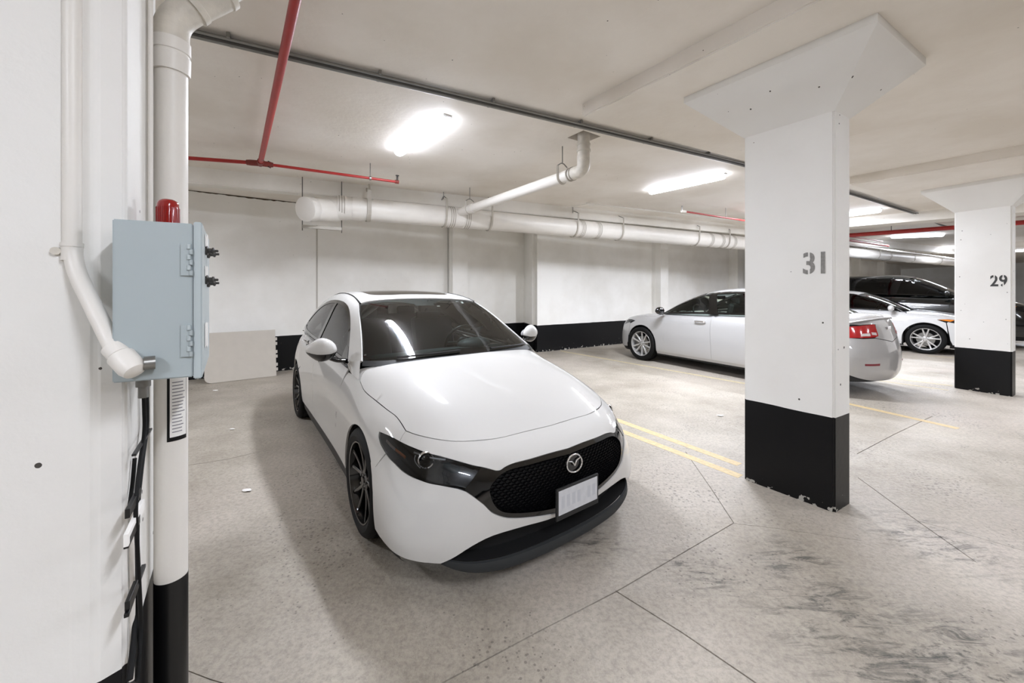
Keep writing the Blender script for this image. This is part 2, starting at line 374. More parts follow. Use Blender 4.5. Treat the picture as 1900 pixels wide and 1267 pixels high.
# painted bay lines
YEL = mat('line_paint', '#d8c193', .6, var=.25, grain=30)
WOR = mat('worn_line_paint', '#cfc19c', .7, var=.3, grain=25)
def stripe(a, b, w, m=YEL):
    a, b = gp(*a), gp(*b); d = (b - a).normalized(); n = Vector((-d.y, d.x)) * w / 2; bm = bmesh.new(); k = 24; ra, rb = [], []
    for i in range(k + 1):
        p = a + (b - a) * i / k; j = random.uniform(-.004, .004)
        ra.append(p + n * (1 + j * 12)); rb.append(p - n * (1 + j * 9))
    prism(bm, ra + rb[::-1], -.0005, .0012)
    tag(obj('painted_line', bm, m, FLOOR), kind='structure')
stripe((1120, 770), (1372, 862), .085); stripe((1120, 787), (1374, 884), .085)
stripe((1040, 651), (1385, 712), .07, WOR); stripe((1570, 748), (1778, 795), .09, YEL)
stripe((1640, 700), (1768, 716), .06, WOR); stripe((1630, 706), (1760, 724), .05, WOR); stripe((1720, 660), (1775, 664), .06, WOR)

# ---------------------------------------------------------------- columns
def stencil(txt, size):
    """Stencilled digits as flat shapes with bridges: list of (polygon points) in the unit cell"""
    t = bpy.data.curves.new('digits', 'FONT'); t.body = txt; t.size = size; t.align_x = 'CENTER'; t.align_y = 'CENTER'; t.extrude = .0008; t.offset = size * .022; t.space_character = .92 if txt == '31' else 1.05
    o = bpy.data.objects.new('tmp', t); COL.objects.link(o)
    dg = bpy.context.evaluated_depsgraph_get(); me = bpy.data.meshes.new_from_object(o.evaluated_get(dg)); bpy.data.objects.remove(o)
    return me
def column(far, near, thick, txt, label, digits_at, csize):
    """far, near: pixel feet of the wide face; thick: depth of the narrow side"""
    a, b = gp(*far), gp(*near); u = (b - a).normalized(); wv = V2(2180); L = (b - a).length
    c = [a, b, b + wv * thick, a + wv * thick]; mid = (c[0] + c[2]) / 2
    root = empty('concrete_column', (mid.x, mid.y, 0), label=label, cat='column')
    K = lambda p, z: Vector((p.x - mid.x, p.y - mid.y, z))
    bm = bmesh.new(); prism(bm, [K(p, 0).xy for p in c], 0, 2.70)
    bmesh.ops.bevel(bm, geom=[ed for ed in bm.edges if abs(ed.verts[0].co.z - ed.verts[1].co.z) > 1], offset=.014, segments=3, affect='EDGES')
    obj('shaft', bm, COLM, root)
    n = Vector((-u.y, u.x)); n = n if n.dot(wv) < 0 else -n
    ex = .30; t = [c[0] - u * ex - wv * ex, c[1] + u * ex - wv * ex, c[2] + u * ex + wv * ex, c[3] - u * ex + wv * ex]
    bm = bmesh.new(); r0 = [bm.verts.new(K(p, 2.69)) for p in c]; r1 = [bm.verts.new(K(p, ZP - .05)) for p in t]; r2 = [bm.verts.new(K(p, ZP + .01)) for p in t]
    for A, B in ((r0, r1), (r1, r2)):
        for i in range(4): bm.faces.new((A[i], A[(i + 1) % 4], B[(i + 1) % 4], B[i]))
    bm.faces.new(r0[::-1]); bm.faces.new(r2)
    bmesh.ops.bevel(bm, geom=[ed for ed in bm.edges if ed.calc_length() > 0 and len(ed.link_faces) == 2 and ed.calc_face_angle(0) > .2], offset=.01, segments=2, affect='EDGES')
    obj('capital', bm, COLM, root)
    # stencilled bay number on the wide face
    me = stencil(txt, csize); p = hitw(digits_at[0], a, u); z = H + (CY - digits_at[1]) / F * p.y
    M = Matrix.Translation(K(p, z) + n.to_3d() * .0012) @ Matrix((( u.x, 0, n.x), (u.y, 0, n.y), (0, 1, 0))).to_4x4()
    me.transform(Matrix.Diagonal((.84 if txt == '31' else .72, 1, 1, 1))); me.transform(M); me.flip_normals() if M.determinant() < 0 else None
    bm = bmesh.new(); bm.from_mesh(me)
    # stencil bridges: strips left unpainted, each digit cut where the photograph shows it
    Mi = M.inverted(); gw = csize * .03
    def cut(axis, val, xr=None, zr=None):
        pn = (M.to_3x3() @ Vector((1, 0, 0) if axis == 'x' else (0, 1, 0)))
        for sg in (-1, 1):
            co_ = M @ (Vector((val + sg * gw, 0, 0)) if axis == 'x' else Vector((0, val + sg * gw, 0)))
            bmesh.ops.bisect_plane(bm, geom=list(bm.verts) + list(bm.edges) + list(bm.faces), plane_co=co_, plane_no=pn)
        kill = []
        for f_ in bm.faces:
            c_ = Mi @ f_.calc_center_median(); v_ = c_.x if axis == 'x' else c_.y
            if abs(v_ - val) < gw and (xr is None or xr[0] < c_.x < xr[1]) and (zr is None or zr[0] < c_.y < zr[1]): kill.append(f_)
        bmesh.ops.delete(bm, geom=kill, context='FACES')
    vx = [(Mi @ v.co).x for v in bm.verts]; L_ = [x for x in vx if x < (-.02 * csize if txt == '31' else 0)]; R__ = [x for x in vx if x > 0]; lc, rc_ = (min(L_) + max(L_)) / 2, (min(R__) + max(R__)) / 2
    if txt == '31': cut('x', lc, xr=(-9, 0), zr=(.1 * csize, 9)); cut('x', lc, xr=(-9, 0), zr=(-9, -.1 * csize))
    else: cut('x', lc, zr=(.1 * csize, 9)); cut('x', rc_, zr=(.1 * csize, 9)); cut('x', rc_, zr=(-9, -.1 * csize))
    obj('bay_number', bm, mat('stencil_' + txt, '#8f8d89' if txt == '31' else '#3f3f3e', .7, var=.3, grain=60), root)
    return root, a, b, u, wv
C31 = column((1380.3, 888.9), (1548.8, 951.8), .245, '31', 'white square-sided concrete column with black foot stencilled 31, nearest the white hatchback', (1514, 490), .205)
C29 = column((1770.5, 719.8), (1878, 736.3), .24, '29', 'white concrete column with black foot stencilled 29, at the right edge', (1853, 522), .22)

# ---------------------------------------------------------------- the near column and what hangs on it
AP, AD = Vector((-1.084, 1.174)), Vector((-.588, .809)); AN = Vector((.809, .588))     # its long side, seen at a grazing angle
CN = Vector((-.861, .867))
def onA(px, py, off=0.0):
    o = AP + AN * off; p = hitw(px, o, AD); return Vector((p.x, p.y, H + (CY - py) / F * p.y))
def onN(px, py, off=0.0):
    o = CN - AN * .07 - AD * .0 - AD * off; p = hitw(px, o, -AN); return Vector((p.x, p.y, H + (CY - py) / F * p.y))
pl = [CN, CN - AN * .045 - AD * .018, CN - AN * .075 - AD * .02, CN - AN * 1.2 - AD * .02, CN - AN * 1.2 + AD * .42, CN + AD * .42]
bm = bmesh.new(); prism(bm, pl, 0, ZC + .01)
bmesh.ops.bevel(bm, geom=[ed for ed in bm.edges if abs(ed.verts[0].co.z - ed.verts[1].co.z) > 1], offset=.008, segments=3, affect='EDGES')
nc = obj('concrete_column', bm, NEARM); tag(nc, 'pock-marked white concrete column carrying the grey electrical box, at left edge', 'column')
# ================================================================ services
PIPEW = mat('pipe_paint', '#e2ded7', .42, var=.06, grain=5, bump=.05)
PIPED = mat('pipe_paint_dirty', '#d6d0c4', .5, var=.22, grain=16, bump=.1)
BLK = mat('black_paint', '#0e0e0f', .35); BLKR = mat('black_rubber', '#0a0a0a', .65, spec=.25)
RED = mat('red_pipe', '#a3231f', .38, var=.15, grain=20); REDC = mat('red_fitting', '#7d2b22', .5, var=.3, grain=40)
STEEL = mat('galvanised', '#8d8c88', .35, metal=.8, var=.2); STEELD = mat('steel_dark', '#4d4b48', .45, metal=.6, var=.2)
BAND = mat('band_paint_shaded', '#aaa499', .5, var=.15); BRACK = mat('bracket_paint_shaded', '#b3ada2', .5, var=.1); GREYBOX = mat('box_grey', '#a9b3b5', .4, var=.05, grain=3)  # band and bracket colours darkened to stand in for shadow lines
GREYL = mat('box_edge', '#b4bec0', .4); PAPER = mat('paper', '#eceae6', .7); INK = mat('ink', '#222222', .7)
def at2(px, py, plan_o, plan_d, off=0):
    p = hitw(px, plan_o, plan_d); return Vector((p.x, p.y, H + (CY - py) / F * p.y))
# --- vertical drain pipe beside the near column
VP_ = Vector((-1.003, 1.142)); VR = .0387
root = empty('drain_pipe', (VP_.x, VP_.y, 0), label='thick white vertical drain pipe with black foot, behind the electrical box', cat='pipe')
bm = bmesh.new(); lathe(bm, [(0, .62), (VR, .62), (VR, 2.14), (0, 2.14)], 40); obj('pipe_run', bm, PIPEW, root, angle=40, smooth=True)
bm = bmesh.new(); lathe(bm, [(0, 0), (VR + .0006, 0), (VR + .0006, .645), (0, .645)], 40); obj('painted_foot', bm, BLK, root, angle=40, smooth=True)
bm = bmesh.new(); lathe(bm, [(VR, 2.12), (VR + .006, 2.12), (VR + .007, 2.17), (VR + .004, 2.172), (VR + .004, 2.178), (VR + .007, 2.18), (VR + .007, 2.215), (VR, 2.215)], 40); obj('collar', bm, PIPEW, root, angle=40, smooth=True)
ed = Vector((.80, .45, 1.05)).normalized()
pts = fillet([(0, 0, 2.19), (0, 0, 2.275), Vector((0, 0, 2.275)) + ed * .16], .075, 10); bm = bmesh.new(); tube(bm, pts, VR + .004, 36); obj('elbow', bm, PIPED, root, angle=50, smooth=True)
e0 = Vector((0, 0, 2.275)) + ed * .07
bm = bmesh.new(); tube(bm, [e0, e0 + ed * .018, e0 + ed * .02, e0 + ed * .10, e0 + ed * .102, e0 + ed * .12], [VR + .01, VR + .01, VR + .007, VR + .013, VR + .017, VR + .017], 36); obj('coupling', bm, PIPED, root, angle=40, smooth=True)
bm = bmesh.new(); tube(bm, [e0 + ed * .118, e0 + ed * .9], VR + .004, 32); obj('pipe_run', bm, PIPED, root, angle=40, smooth=True)
# notice stuck round the pipe
def wrap(bm, a0, a1, z0, z1, r, sk=.0, n=10):
    A = [[bm.verts.new((r * math.cos(a0 + (a1 - a0) * i / n), r * math.sin(a0 + (a1 - a0) * i / n), z + sk * i / n)) for i in range(n + 1)] for z in (z0, z1)]
    for i in range(n): bm.faces.new((A[0][i], A[0][i + 1], A[1][i + 1], A[1][i]))
n_ = empty('notice', (VP_.x, VP_.y, 0), label='small black-framed paper notice wrapped on the vertical drain pipe', cat='notice')
bm = bmesh.new(); wrap(bm, math.radians(-62), math.radians(8), 1.05, 1.28, VR + .0015); r = bmesh.ops.extrude_face_region(bm, geom=list(bm.faces)); obj('frame', bm, BLK, n_)
bm = bmesh.new(); wrap(bm, math.radians(-53), math.radians(4), 1.062, 1.28, VR + .0024); obj('sheet', bm, PAPER, n_)
bm = bmesh.new()
for k in range(16): wrap(bm, math.radians(-46), math.radians(-46 + random.uniform(28, 44)), 1.075 + k * .0095, 1.0775 + k * .0095, VR + .003, n=5)
wrap(bm, math.radians(-50), math.radians(-40), 1.24, 1.255, VR + .003, n=3); obj('print', bm, mat('grey_ink', '#77757a', .7), n_)
# thin conduit against the near column
p = onA(279, 405, .009); bm = bmesh.new(); tube(bm, [(p.x, p.y, 1.62), (p.x, p.y, ZC - .01)], .006, 12)
tag(obj('conduit', bm, PIPEW, smooth=True, angle=50), 'thin white conduit running up beside the thick vertical drain pipe', 'conduit')
# --- electrical enclosure
P0, P1 = Vector((-.783, .760)), Vector((-.671, .816)); bx_ = (P1 - P0).normalized(); LW = .34; zt, zb = 1.6228, 1.3006
root = empty('electrical_box', (P0.x, P0.y, zb), label='blue-grey steel electrical enclosure with hinged door on the near column', cat='electrical box')
def q(p, z): return Vector((p.x - P0.x, p.y - P0.y, z - zb))
bm = bmesh.new(); prism(bm, [q(x, 0).xy for x in (P0, P1, P1 + AD * LW, P0 + AD * LW)], 0, zt - zb)
bmesh.ops.bevel(bm, geom=list(bm.edges), offset=.002, segments=2, affect='EDGES'); obj('body', bm, GREYBOX, root)
D0 = P1 + bx_ * .001 - AD * .003; bm = bmesh.new(); prism(bm, [q(x, 0).xy for x in (D0, D0 + bx_ * .0145, D0 + bx_ * .0145 + AD * (LW + .01), D0 + AD * (LW + .01))], -.004, zt - zb + .004)
bmesh.ops.bevel(bm, geom=list(bm.edges), offset=.002, segments=2, affect='EDGES'); door = obj('door', bm, GREYL, root)
for hz in (1.5, 1.365):
    bm = bmesh.new(); o = P1 - AD * .004
    s = zt - .028 if hz == 1.5 else zb + .078 + .01
    zc_ = H + (CY - (482 if hz == 1.5 else 632)) / F * .812
    prism(bm, [q(x, 0).xy for x in (o - bx_ * .02, o - bx_ * .006, o - bx_ * .006 + AD * .004, o - bx_ * .02 + AD * .004)], zc_ - zb - .033, zc_ - zb + .033)
    hinge = obj('hinge', bm, GREYBOX, root)
    for k in range(6):
        b2 = bmesh.new(); oo = o - bx_ * (.003 + (.0035 if k % 2 else 0)); c = q(oo, zc_ - .0275 + k * .011)
        lathe(b2, [(0, -.005), (.0036, -.005), (.0036, .005), (0, .005)], 12, Matrix.Translation(c)); obj('knuckle', b2, GREYL if k % 2 else GREYBOX, hinge, smooth=True, angle=40)
fz = D0 + bx_ * .0155
for i, (py, n) in enumerate(((465, 2), (519, 2))):
    for j in range(n):
        bm = bmesh.new(); c = fz + AD * (.13 + .09 * j); z = H + (CY - py - 6 * j) / F * c.y
        M = Matrix.Translation(q(c, z)) @ Vector((bx_.x, bx_.y, 0)).to_track_quat('Z', 'Y').to_matrix().to_4x4()
        lathe(bm, [(0, 0), (.011, 0), (.011, .004), (.006, .006), (.006, .012), (.008, .013), (.008, .016), (.003, .018), (.003, .024), (0, .025)], 14, M); obj('switch_knob', bm, STEELD, root, smooth=True, angle=40)
for py0, py1 in ((434, 456), (493, 512), (600, 645)):
    for j in range(2):
        bm = bmesh.new(); c = fz + AD * (.10 + .08 * j); z0, z1 = H + (CY - py1) / F * c.y, H + (CY - py0) / F * c.y
        prism(bm, [q(x, 0).xy for x in (c, c + bx_ * .0008, c + bx_ * .0008 + AD * .055, c + AD * .055)], z0 - zb, z1 - zb); obj('label_plate', bm, PAPER, door)
# red beacon
bc = Vector((-.874, .986)); root = empty('beacon', (bc.x, bc.y, zt), label='red dome warning beacon on top of the grey electrical box', cat='warning light')
bm = bmesh.new(); lathe(bm, [(0, 0), (.026, 0), (.026, .014), (.022, .016), (0, .016)], 28); obj('base', bm, BLK, root, smooth=True, angle=40)
REDG = mat('red_lens', '#a80c0a', .12, coat=.6); REDG.node_tree.nodes['Principled BSDF'].inputs['Transmission Weight'].default_value = .25
bm = bmesh.new(); lathe(bm, [(.0225, .015), (.0225, .07), (.0215, .08), (.019, .086), (.013, .0905), (0, .092)], 32); obj('lens', bm, REDG, root, smooth=True, angle=50)
bm = bmesh.new()
for k in range(24):
    a = 2 * math.pi * k / 24; box(bm, (.0226 * math.cos(a), .0226 * math.sin(a), .045), (.0012, .0012, .05))
obj('lens_rib', bm, mat('red_rib', '#8d0a08', .3), root)
# white conduit down the near face to the fitting on the box
root = empty('conduit', (0, 0, 0), label='white painted conduit bending diagonally across the near column into the electrical box', cat='conduit')
cA = onN(134, 300, .022); cB = onN(134, 490, .022); yy = .775
cC = at(212, 648, Y=.765); cD = at(232, 672, Y=.758)
root.location = (cA.x, cA.y, 1.3); rl = root.location.copy()
top = Vector((cA.x, cA.y, ZC - .01)); bm = bmesh.new(); pts = fillet([top - rl, cB - rl, cC - rl, cD - rl], .05, 8); tube(bm, pts, .0145, 20); obj('pipe_run', bm, PIPEW, root, smooth=True, angle=50)
z = H + (CY - 467) / F * cA.y
bm = bmesh.new()
for dz in (-.014, .014): tube(bm, [Vector((cA.x, cA.y, z + dz - .004)) - rl, Vector((cA.x, cA.y, z + dz + .004)) - rl], .017, 20)
tube(bm, [Vector((cA.x, cA.y, z - .012)) - rl, Vector((cA.x, cA.y, z + .012)) - rl], .016, 20)
cl = obj('clamp', bm, PIPEW, root, smooth=True, angle=40)
bm = bmesh.new(); e = Vector((cA.x, cA.y, z)) - AN.to_3d() * .022 - rl; tube(bm, [e, e - AD.to_3d() * .006], .008, 14); obj('screw', bm, PIPED, cl, smooth=True, angle=40)
cE = at(246, 684, Y=.757); dd = (cE - cC).normalized(); bm = bmesh.new()
tube(bm, [cC - dd * .004 - rl, cC + dd * .018 - rl], .0185, 22)
tube(bm, [cC + dd * .018 - rl, cC + dd * .022 - rl, cE - dd * .004 - rl, cE + dd * .008 - rl, cE + dd * .012 - rl], [.018, .022, .022, .018, .008], 22)
ft = obj('junction_fitting', bm, PIPEW, root, smooth=True, angle=40)
bm = bmesh.new(); e = cE + Vector((.010, .012, .008)); tube(bm, [e - rl, e + Vector((.012, .012, .0)) - rl], .0135, 18); obj('lock_ring', bm, STEEL, ft, smooth=True, angle=40)
# cables and straps under the box
rootc = empty('cable_bundle', (0, 0, 0), label='black cables strapped down the near column below the electrical box', cat='cable')
o3 = onA(262, 900, .01); rootc.location = (o3.x, o3.y, .8); rl = rootc.location.copy()
def cabl(name, pix, r, off, m, parent=None, flat=None):
    bm = bmesh.new(); P = [onA(x, y, off) - rl for x, y in pix]; tube(bm, fillet(P, .03, 4), r, 10, flat=flat); return obj(name, bm, m, parent or rootc, smooth=True, angle=50)
cabl('cable', [(270, 705), (272, 790), (263, 850), (254, 930), (252, 1000), (256, 1100), (250, 1180), (240, 1262)], .006, .012, BLKR)
cabl('cable', [(266, 705), (269, 800), (258, 870), (251, 940), (258, 1080), (262, 1160), (255, 1262)], .004, .022, BLKR)
cabl('cable', [(246, 935), (244, 1000), (246, 1110), (244, 1262)], .005, .006, PIPEW)
cabl('cable', [(250, 850), (246, 900), (241, 935)], .004, .006, BLKR)
for (x0, x1, y, h, m) in ((238, 256, 932, .012, BLK), (236, 262, 967, .016, PAPER), (236, 254, 985, .012, BLK), (238, 264, 1092, .005, BLK), (238, 250, 1104, .012, BLK), (250, 278, 818, .003, BLK)):
    a, b = onA(x0, y, .018), onA(x1, y, .02); bm = bmesh.new(); m__ = (a + b) / 2 - rl; box(bm, m__, ((b - a).length + .008, .008, h * 1.6), rz=math.atan2((b - a).y, (b - a).x), bevel=.001); obj('strap', bm, m, rootc)
bm = bmesh.new(); a = onA(266, 700, .03); tube(bm, [a - rl, a + Vector((0, 0, -.02)) - rl, a + Vector((0, 0, -.021)) - rl, a + Vector((0, 0, -.045)) - rl], [.013, .013, .009, .009], 14); obj('cable_gland', bm, STEEL, rootc, smooth=True, angle=40)

# --- strut with conduits across the ceiling
def run(pix, h): return [at(x, y, h=h) for x, y in pix]
c0, c1 = at(300, 47.6, h=1.665), at(1380, 305, h=1.665); cdv = (c1 - c0).normalized(); c2 = at(1585, 360, h=1.665); c3 = at(1728, 405, h=1.665); c4 = at(1745, 416, h=1.62); c5 = at(1800, 434, h=1.62)
root = empty('conduit_run', c0, label='grey steel conduits clipped side by side across the ceiling above the white hatchback', cat='conduit')
nn = Vector((cdv.y, -cdv.x, 0))
for k, (off, r, m) in enumerate(((-.035, .014, STEEL), (.0, .014, STEELD), (.032, .011, STEEL))):
    bm = bmesh.new(); tube(bm, [p + nn * off - c0 for p in fillet([c0 - cdv * .6, c1, c2, c3, c4, c5], .3, 4)], r, 12); obj('conduit', bm, m, root, smooth=True, angle=50)
for k in range(7):
    p = c0 + cdv * (.35 + k * .95); bm = bmesh.new(); box(bm, tuple(p + Vector((0, 0, .012)) - c0), (.02, .13, .03), rz=math.atan2(cdv.y, cdv.x)); obj('strap', bm, STEEL, root)
# --- fluorescent battens
DIFF = mat('diffuser', (.90, .945, 1.07), .3, emit=LAMP * .20)
def batten_proto():
    root = empty('ceiling_light', (0, 0, ZC), label='x', cat='ceiling light')
    bm = bmesh.new(); L, Wd = 1.22, .11
    sec = [(-.04, 0), (-.05, -.012), (-.05, -.024), (.05, -.024), (.05, -.012), (.04, 0)]
    A = [[bm.verts.new((x, y, z)) for x, z in sec] for y in (-L / 2, L / 2)]
    for i in range(6): bm.faces.new((A[0][i], A[0][(i + 1) % 6], A[1][(i + 1) % 6], A[1][i]))
    bm.faces.new(A[0][::-1]); bm.faces.new(A[1]); bmesh.ops.bevel(bm, geom=list(bm.edges), offset=.006, segments=2, affect='EDGES'); obj('housing', bm, mat('lamp_housing', '#dcdcdc', .4), root, smooth=True, angle=40)
    bm = bmesh.new(); n = 10; rings = []
    for y, s in ((-L / 2 + .012, .55), (-L / 2 + .03, .9), (-L / 2 + .06, 1), (L / 2 - .06, 1), (L / 2 - .03, .9), (L / 2 - .012, .55)):
        rings.append([bm.verts.new((.062 * s * math.cos(math.pi + math.pi * i / n), y, -.022 + .058 * s * math.sin(math.pi + math.pi * i / n))) for i in range(n + 1)])
    for P, Q in zip(rings, rings[1:]):
        for i in range(n): bm.faces.new((P[i], P[i + 1], Q[i + 1], Q[i]))
    bm.faces.new(rings[0]); bm.faces.new(rings[-1][::-1]); obj('diffuser', bm, DIFF, root, smooth=True, angle=50)
    for y in (-1, 1):
        for s in (-1, 1):
            for yy in (.25, .52): bm = bmesh.new(); box(bm, (s * .058, y * yy, -.028), (.010, .022, .022)); obj('clip', bm, mat('lamp_clip', '#c8c8c6', .4), root)
    return root
bp = batten_proto(); first = True
def tube_light(root, k):
    d = bpy.data.lights.new('tube_light', 'AREA'); d.shape = 'RECTANGLE'; d.size = .10; d.size_y = 1.12; d.energy = TUBE_W * k; d.color = (.90, .945, 1.05)
    o = bpy.data.objects.new('tube_light', d); COL.objects.link(o); o.parent = root; o.location = (0, 0, -.084)
def batten(a, b, label, group=None, h=1.66, k=1.0):
    global first
    pa, pb = at(a[0], a[1], h=h), at(b[0], b[1], h=h); place_batten((pa + pb) / 2, pb - pa, label, group, k)
def place_batten(m, d, label, group=None, k=.55):
    global first
    o = bp if first else copy_tree(bp); first = False
    for ch in list(o.children):
        if ch.type == 'LIGHT': bpy.data.objects.remove(ch)
    o.location = (m.x, m.y, ZC); o.rotation_euler = (0, 0, math.atan2(d.y, d.x) - math.pi / 2); o['label'] = label
    if group: o['group'] = group
    tube_light(o, k)
G_ = 'ceiling lights over the parking bays'
batten((743, 282), (824, 226), 'long white fluorescent ceiling light directly above the white hatchback', G_, k=.9)
batten((1210, 356), (1339, 328), 'fluorescent ceiling light in front of the silver sedan, left of column 31', G_, k=1.25)
batten((1530, 404), (1606, 394), 'fluorescent ceiling light just right of column 31, farther back', G_)
batten((1652, 440), (1753, 436), 'distant fluorescent ceiling light between the two columns, under the red pipe', G_)
batten((1752, 460), (1810, 457), 'farthest fluorescent ceiling light, cut off by the left side of column 29', G_)
batten((1880, 466), (1925, 463), 'distant fluorescent ceiling light just right of column 29', G_)
U = ADIR.to_3d()
for (x, y, k, lb) in ((5.6, 1.6, .28, 'added unseen fluorescent ceiling light beyond the right edge, over the driving lane'), (1.5, -.7, .55, 'unseen fluorescent ceiling light behind the viewer over the driving lane'),
                   (-1.3, -2.2, .6, 'unseen fluorescent ceiling light behind the near column'), (4.2, -2.6, .3, 'added unseen fluorescent ceiling light at the rear of the lane'), (8.5, .6, .3, 'added unseen fluorescent ceiling light right of the lane'),
                   (9.5, 4.6, .35, 'added unseen fluorescent ceiling light over the lane beyond column 29'), (5.3, 7.5, 1.1, 'added unseen fluorescent ceiling light behind column 31'), (-5.6, 2.4, 1.0, 'added unseen fluorescent ceiling light in the bay left of the near column'),
                   (11.5, 1.5, .35, 'added unseen fluorescent ceiling light over the lane right of column 29'), (15.0, 7.0, .5, 'added unseen fluorescent ceiling light deep right in the lane'), (18.5, 12.0, .6, 'added unseen fluorescent ceiling light at the deep right end')):
    place_batten(Vector((x, y, 0)), U, lb, G_, k)  # battens out of view, most of them added as fill light
# --- red sprinkler pipes
hj = 1.5; J = at(483, 303, h=hj); Lp = at(352, 293.5, h=hj); E_ = at(733, 337, h=hj); T_ = at(549, -3, h=hj)
root = empty('sprinkler_pipe', J, label='red sprinkler pipe with a tee and branch, above and left of the hatchback', cat='pipe')
def rt(pts, r, name='pipe_run', m=RED, par=None): 
    bm = bmesh.new(); tube(bm, [Vector(p) - J for p in pts], r, 16); return obj(name, bm, m, par or root, smooth=True, angle=50)
dl = (Lp - J).normalized(); rt([Lp + dl * 3, J], .021); rt([J, E_], .017); dt = (T_ - J).normalized(); rt([J, T_ + dt * 4], .027)
rt([J + dl * .14, J + dl * .1, J + dl * .02], [.030, .034, .034], 'coupling', REDC); dr = (E_ - J).normalized(); rt([J + dr * .02, J + dr * .10, J + dr * .13], [.032, .032, .026], 'coupling', REDC); rt([J - dt * .02, J + dt * .1], .036, 'coupling', REDC)
for s in (-1, 1):
    c = J + dr * .09 + Vector((0, 0, .03 * s)) ; rt([c - Vector((0, .02, 0)), c + Vector((0, .02, 0))], .008, 'bolt', STEELD)
rt([E_, E_ + dr * .05], [.024, .024], 'elbow', REDC); rt([E_ + dr * .03, E_ + dr * .03 + Vector((0, 0, .09))], .012, 'sprinkler_head', STEELD); rt([E_ + dr * .03 + Vector((0, 0, .085)), E_ + dr * .03 + Vector((0, 0, .09))], .024, 'deflector', STEELD)
for px, top in ((687, 0), (487, 0)):
    w = hitw(px, J.xy, dr.xy) if px > 500 else hitw(px, J.xy + dt.xy * .22, dr.xy); c = Vector((w.x, w.y, H + hj))
    rt([c - Vector((0, 0, .02)), Vector((c.x, c.y, ZC))], .005, 'hanger_rod', STEEL); rt([c + dr * -.012, c + dr * .012], .027, 'hanger_ring', STEEL)
# second short sprinkler line in front of column 31
a, b = at(1268, 392, h=1.5), at(1400, 412, h=1.5); J = a; root = empty('sprinkler_pipe', a, label='thin red sprinkler pipe near the ceiling, just left of column 31', cat='pipe')
d = (b - a).normalized(); rt([a, a + d * 9], .016); rt([a - d * .05, a + d * .06], .026, 'coupling', PIPEW); rt([a - d * .04, a - d * .04 + Vector((0, 0, .1))], .013, 'sprinkler_head', STEEL)
c = a + d * 1.3; rt([c, Vector((c.x, c.y, ZC))], .005, 'hanger_rod', STEEL)
# long thin white conduit in front of the beam, right part
a, b, c = at(1045, 386, h=1.62), at(1092, 378, h=1.64), at(1400, 412, h=1.64); J = a; root = empty('conduit', a, label='thin white conduit along the ceiling behind the short red pipe', cat='conduit')
d = (c - b).normalized(); rt([a, b], .008, m=PIPEW); rt([b, b + d * 10], .012, m=PIPEW); rt([b - d * .04, b + d * .12], .024, 'junction_fitting', PIPEW)
# red mains far right
a, b = at(1583, 436, h=1.45), at(1772, 422, h=1.45); J = a; root = empty('sprinkler_pipe', a, label='long red sprinkler main crossing between the two columns', cat='pipe'); d = (b - a).normalized(); rt([a - d * 2, b + d * 8], .05)
c = a + d * .7; rt([c, Vector((c.x, c.y, ZC))], .008, 'hanger_rod', STEEL)
a, b = at(1583, 455, h=1.3), at(1772, 480, h=1.3); J = a; root = empty('sprinkler_pipe', a, label='thin red and white pipe along the back, below the red main', cat='pipe'); d = (b - a).normalized(); rt([a - d * 3, b + d * 3], .028, m=PIPEW); rt([a - d * 3 + Vector((0, -.1, .1)), a + d * 2.2 + Vector((0, -.1, .1))], .03)
# --- big drain main under the beam
PY = 6.10; pc = at(690, 390, Y=PY); PD = Vector((*V2(2390), 0)); R_ = .17
PZ = pc.z; root = empty('drain_main', pc, label='large white drain main hung along the back wall under the beam', cat='pipe'); J = pc
def pp(px, dz=0):
    w = hitw(px, pc.xy, PD.xy); return Vector((w.x, w.y, PZ + dz))
def pt(pts, r, name='pipe_run', m=PIPEW, par=None, seg=32):
    bm = bmesh.new(); tube(bm, [Vector(p) - J for p in pts], r, seg); return obj(name, bm, m, par or root, smooth=True, angle=45)
pt([pp(655), pp(655) + PD * 30], R_)
def ringset(px, n=3, w=.035):
    p = pp(px)
    for k in range(n): pt([p + PD * (k * w), p + PD * (k * w + .012)], R_ + .010, 'coupling_band', BAND)
    pt([p - PD * .02, p + PD * (n * w + .01)], R_ + .006, 'coupling', PIPEW)
for px in (628, 832, 860, 1072, 1102, 1310, 1330, 1352): ringset(px)
pt([pp(655) - PD * .02, pp(672)], R_ + .008, 'coupling', PIPEW)
# wye at the left end: bend sweeping to the clean-out cap facing the viewer
s0 = pp(656); v1 = s0 - PD * .34 + Vector((-.05, -.02, -.05)); cp = at(566, 388, Y=5.45); v2 = cp + Vector((.12, .35, -.04))
pt(fillet([s0, v1, v1 + Vector((-.18, -.12, -.04))], .2, 8), R_, 'elbow')
pt([v1 + Vector((.12, .1, .0)), cp + (v1 - cp).normalized() * .1], [R_ * .98, R_ * .95], 'branch_stub')
dn = (cp - v1).normalized(); pt([cp - dn * .14, cp - dn * .13, cp - dn * .002, cp], [R_ * .97, R_ * 1.02, R_ * 1.02, R_ * .99], 'cleanout_cap')
# bracket bar below the wye
a, b = at(561, 420, Y=5.75), at(634, 425, Y=6.0); bm = bmesh.new(); m_ = (a + b) / 2 - J; dv = (b - a); box(bm, m_, (dv.length, .05, .045), rz=math.atan2(dv.y, dv.x)); br = obj('bracket_bar', bm, BRACK, root)
for p in (a, b):
    bm = bmesh.new(); tube(bm, [p + Vector((0, 0, -.06)) - J, Vector((p.x, p.y, ZC)) - J], .006, 8); obj('hanger_rod', bm, STEELD, br)
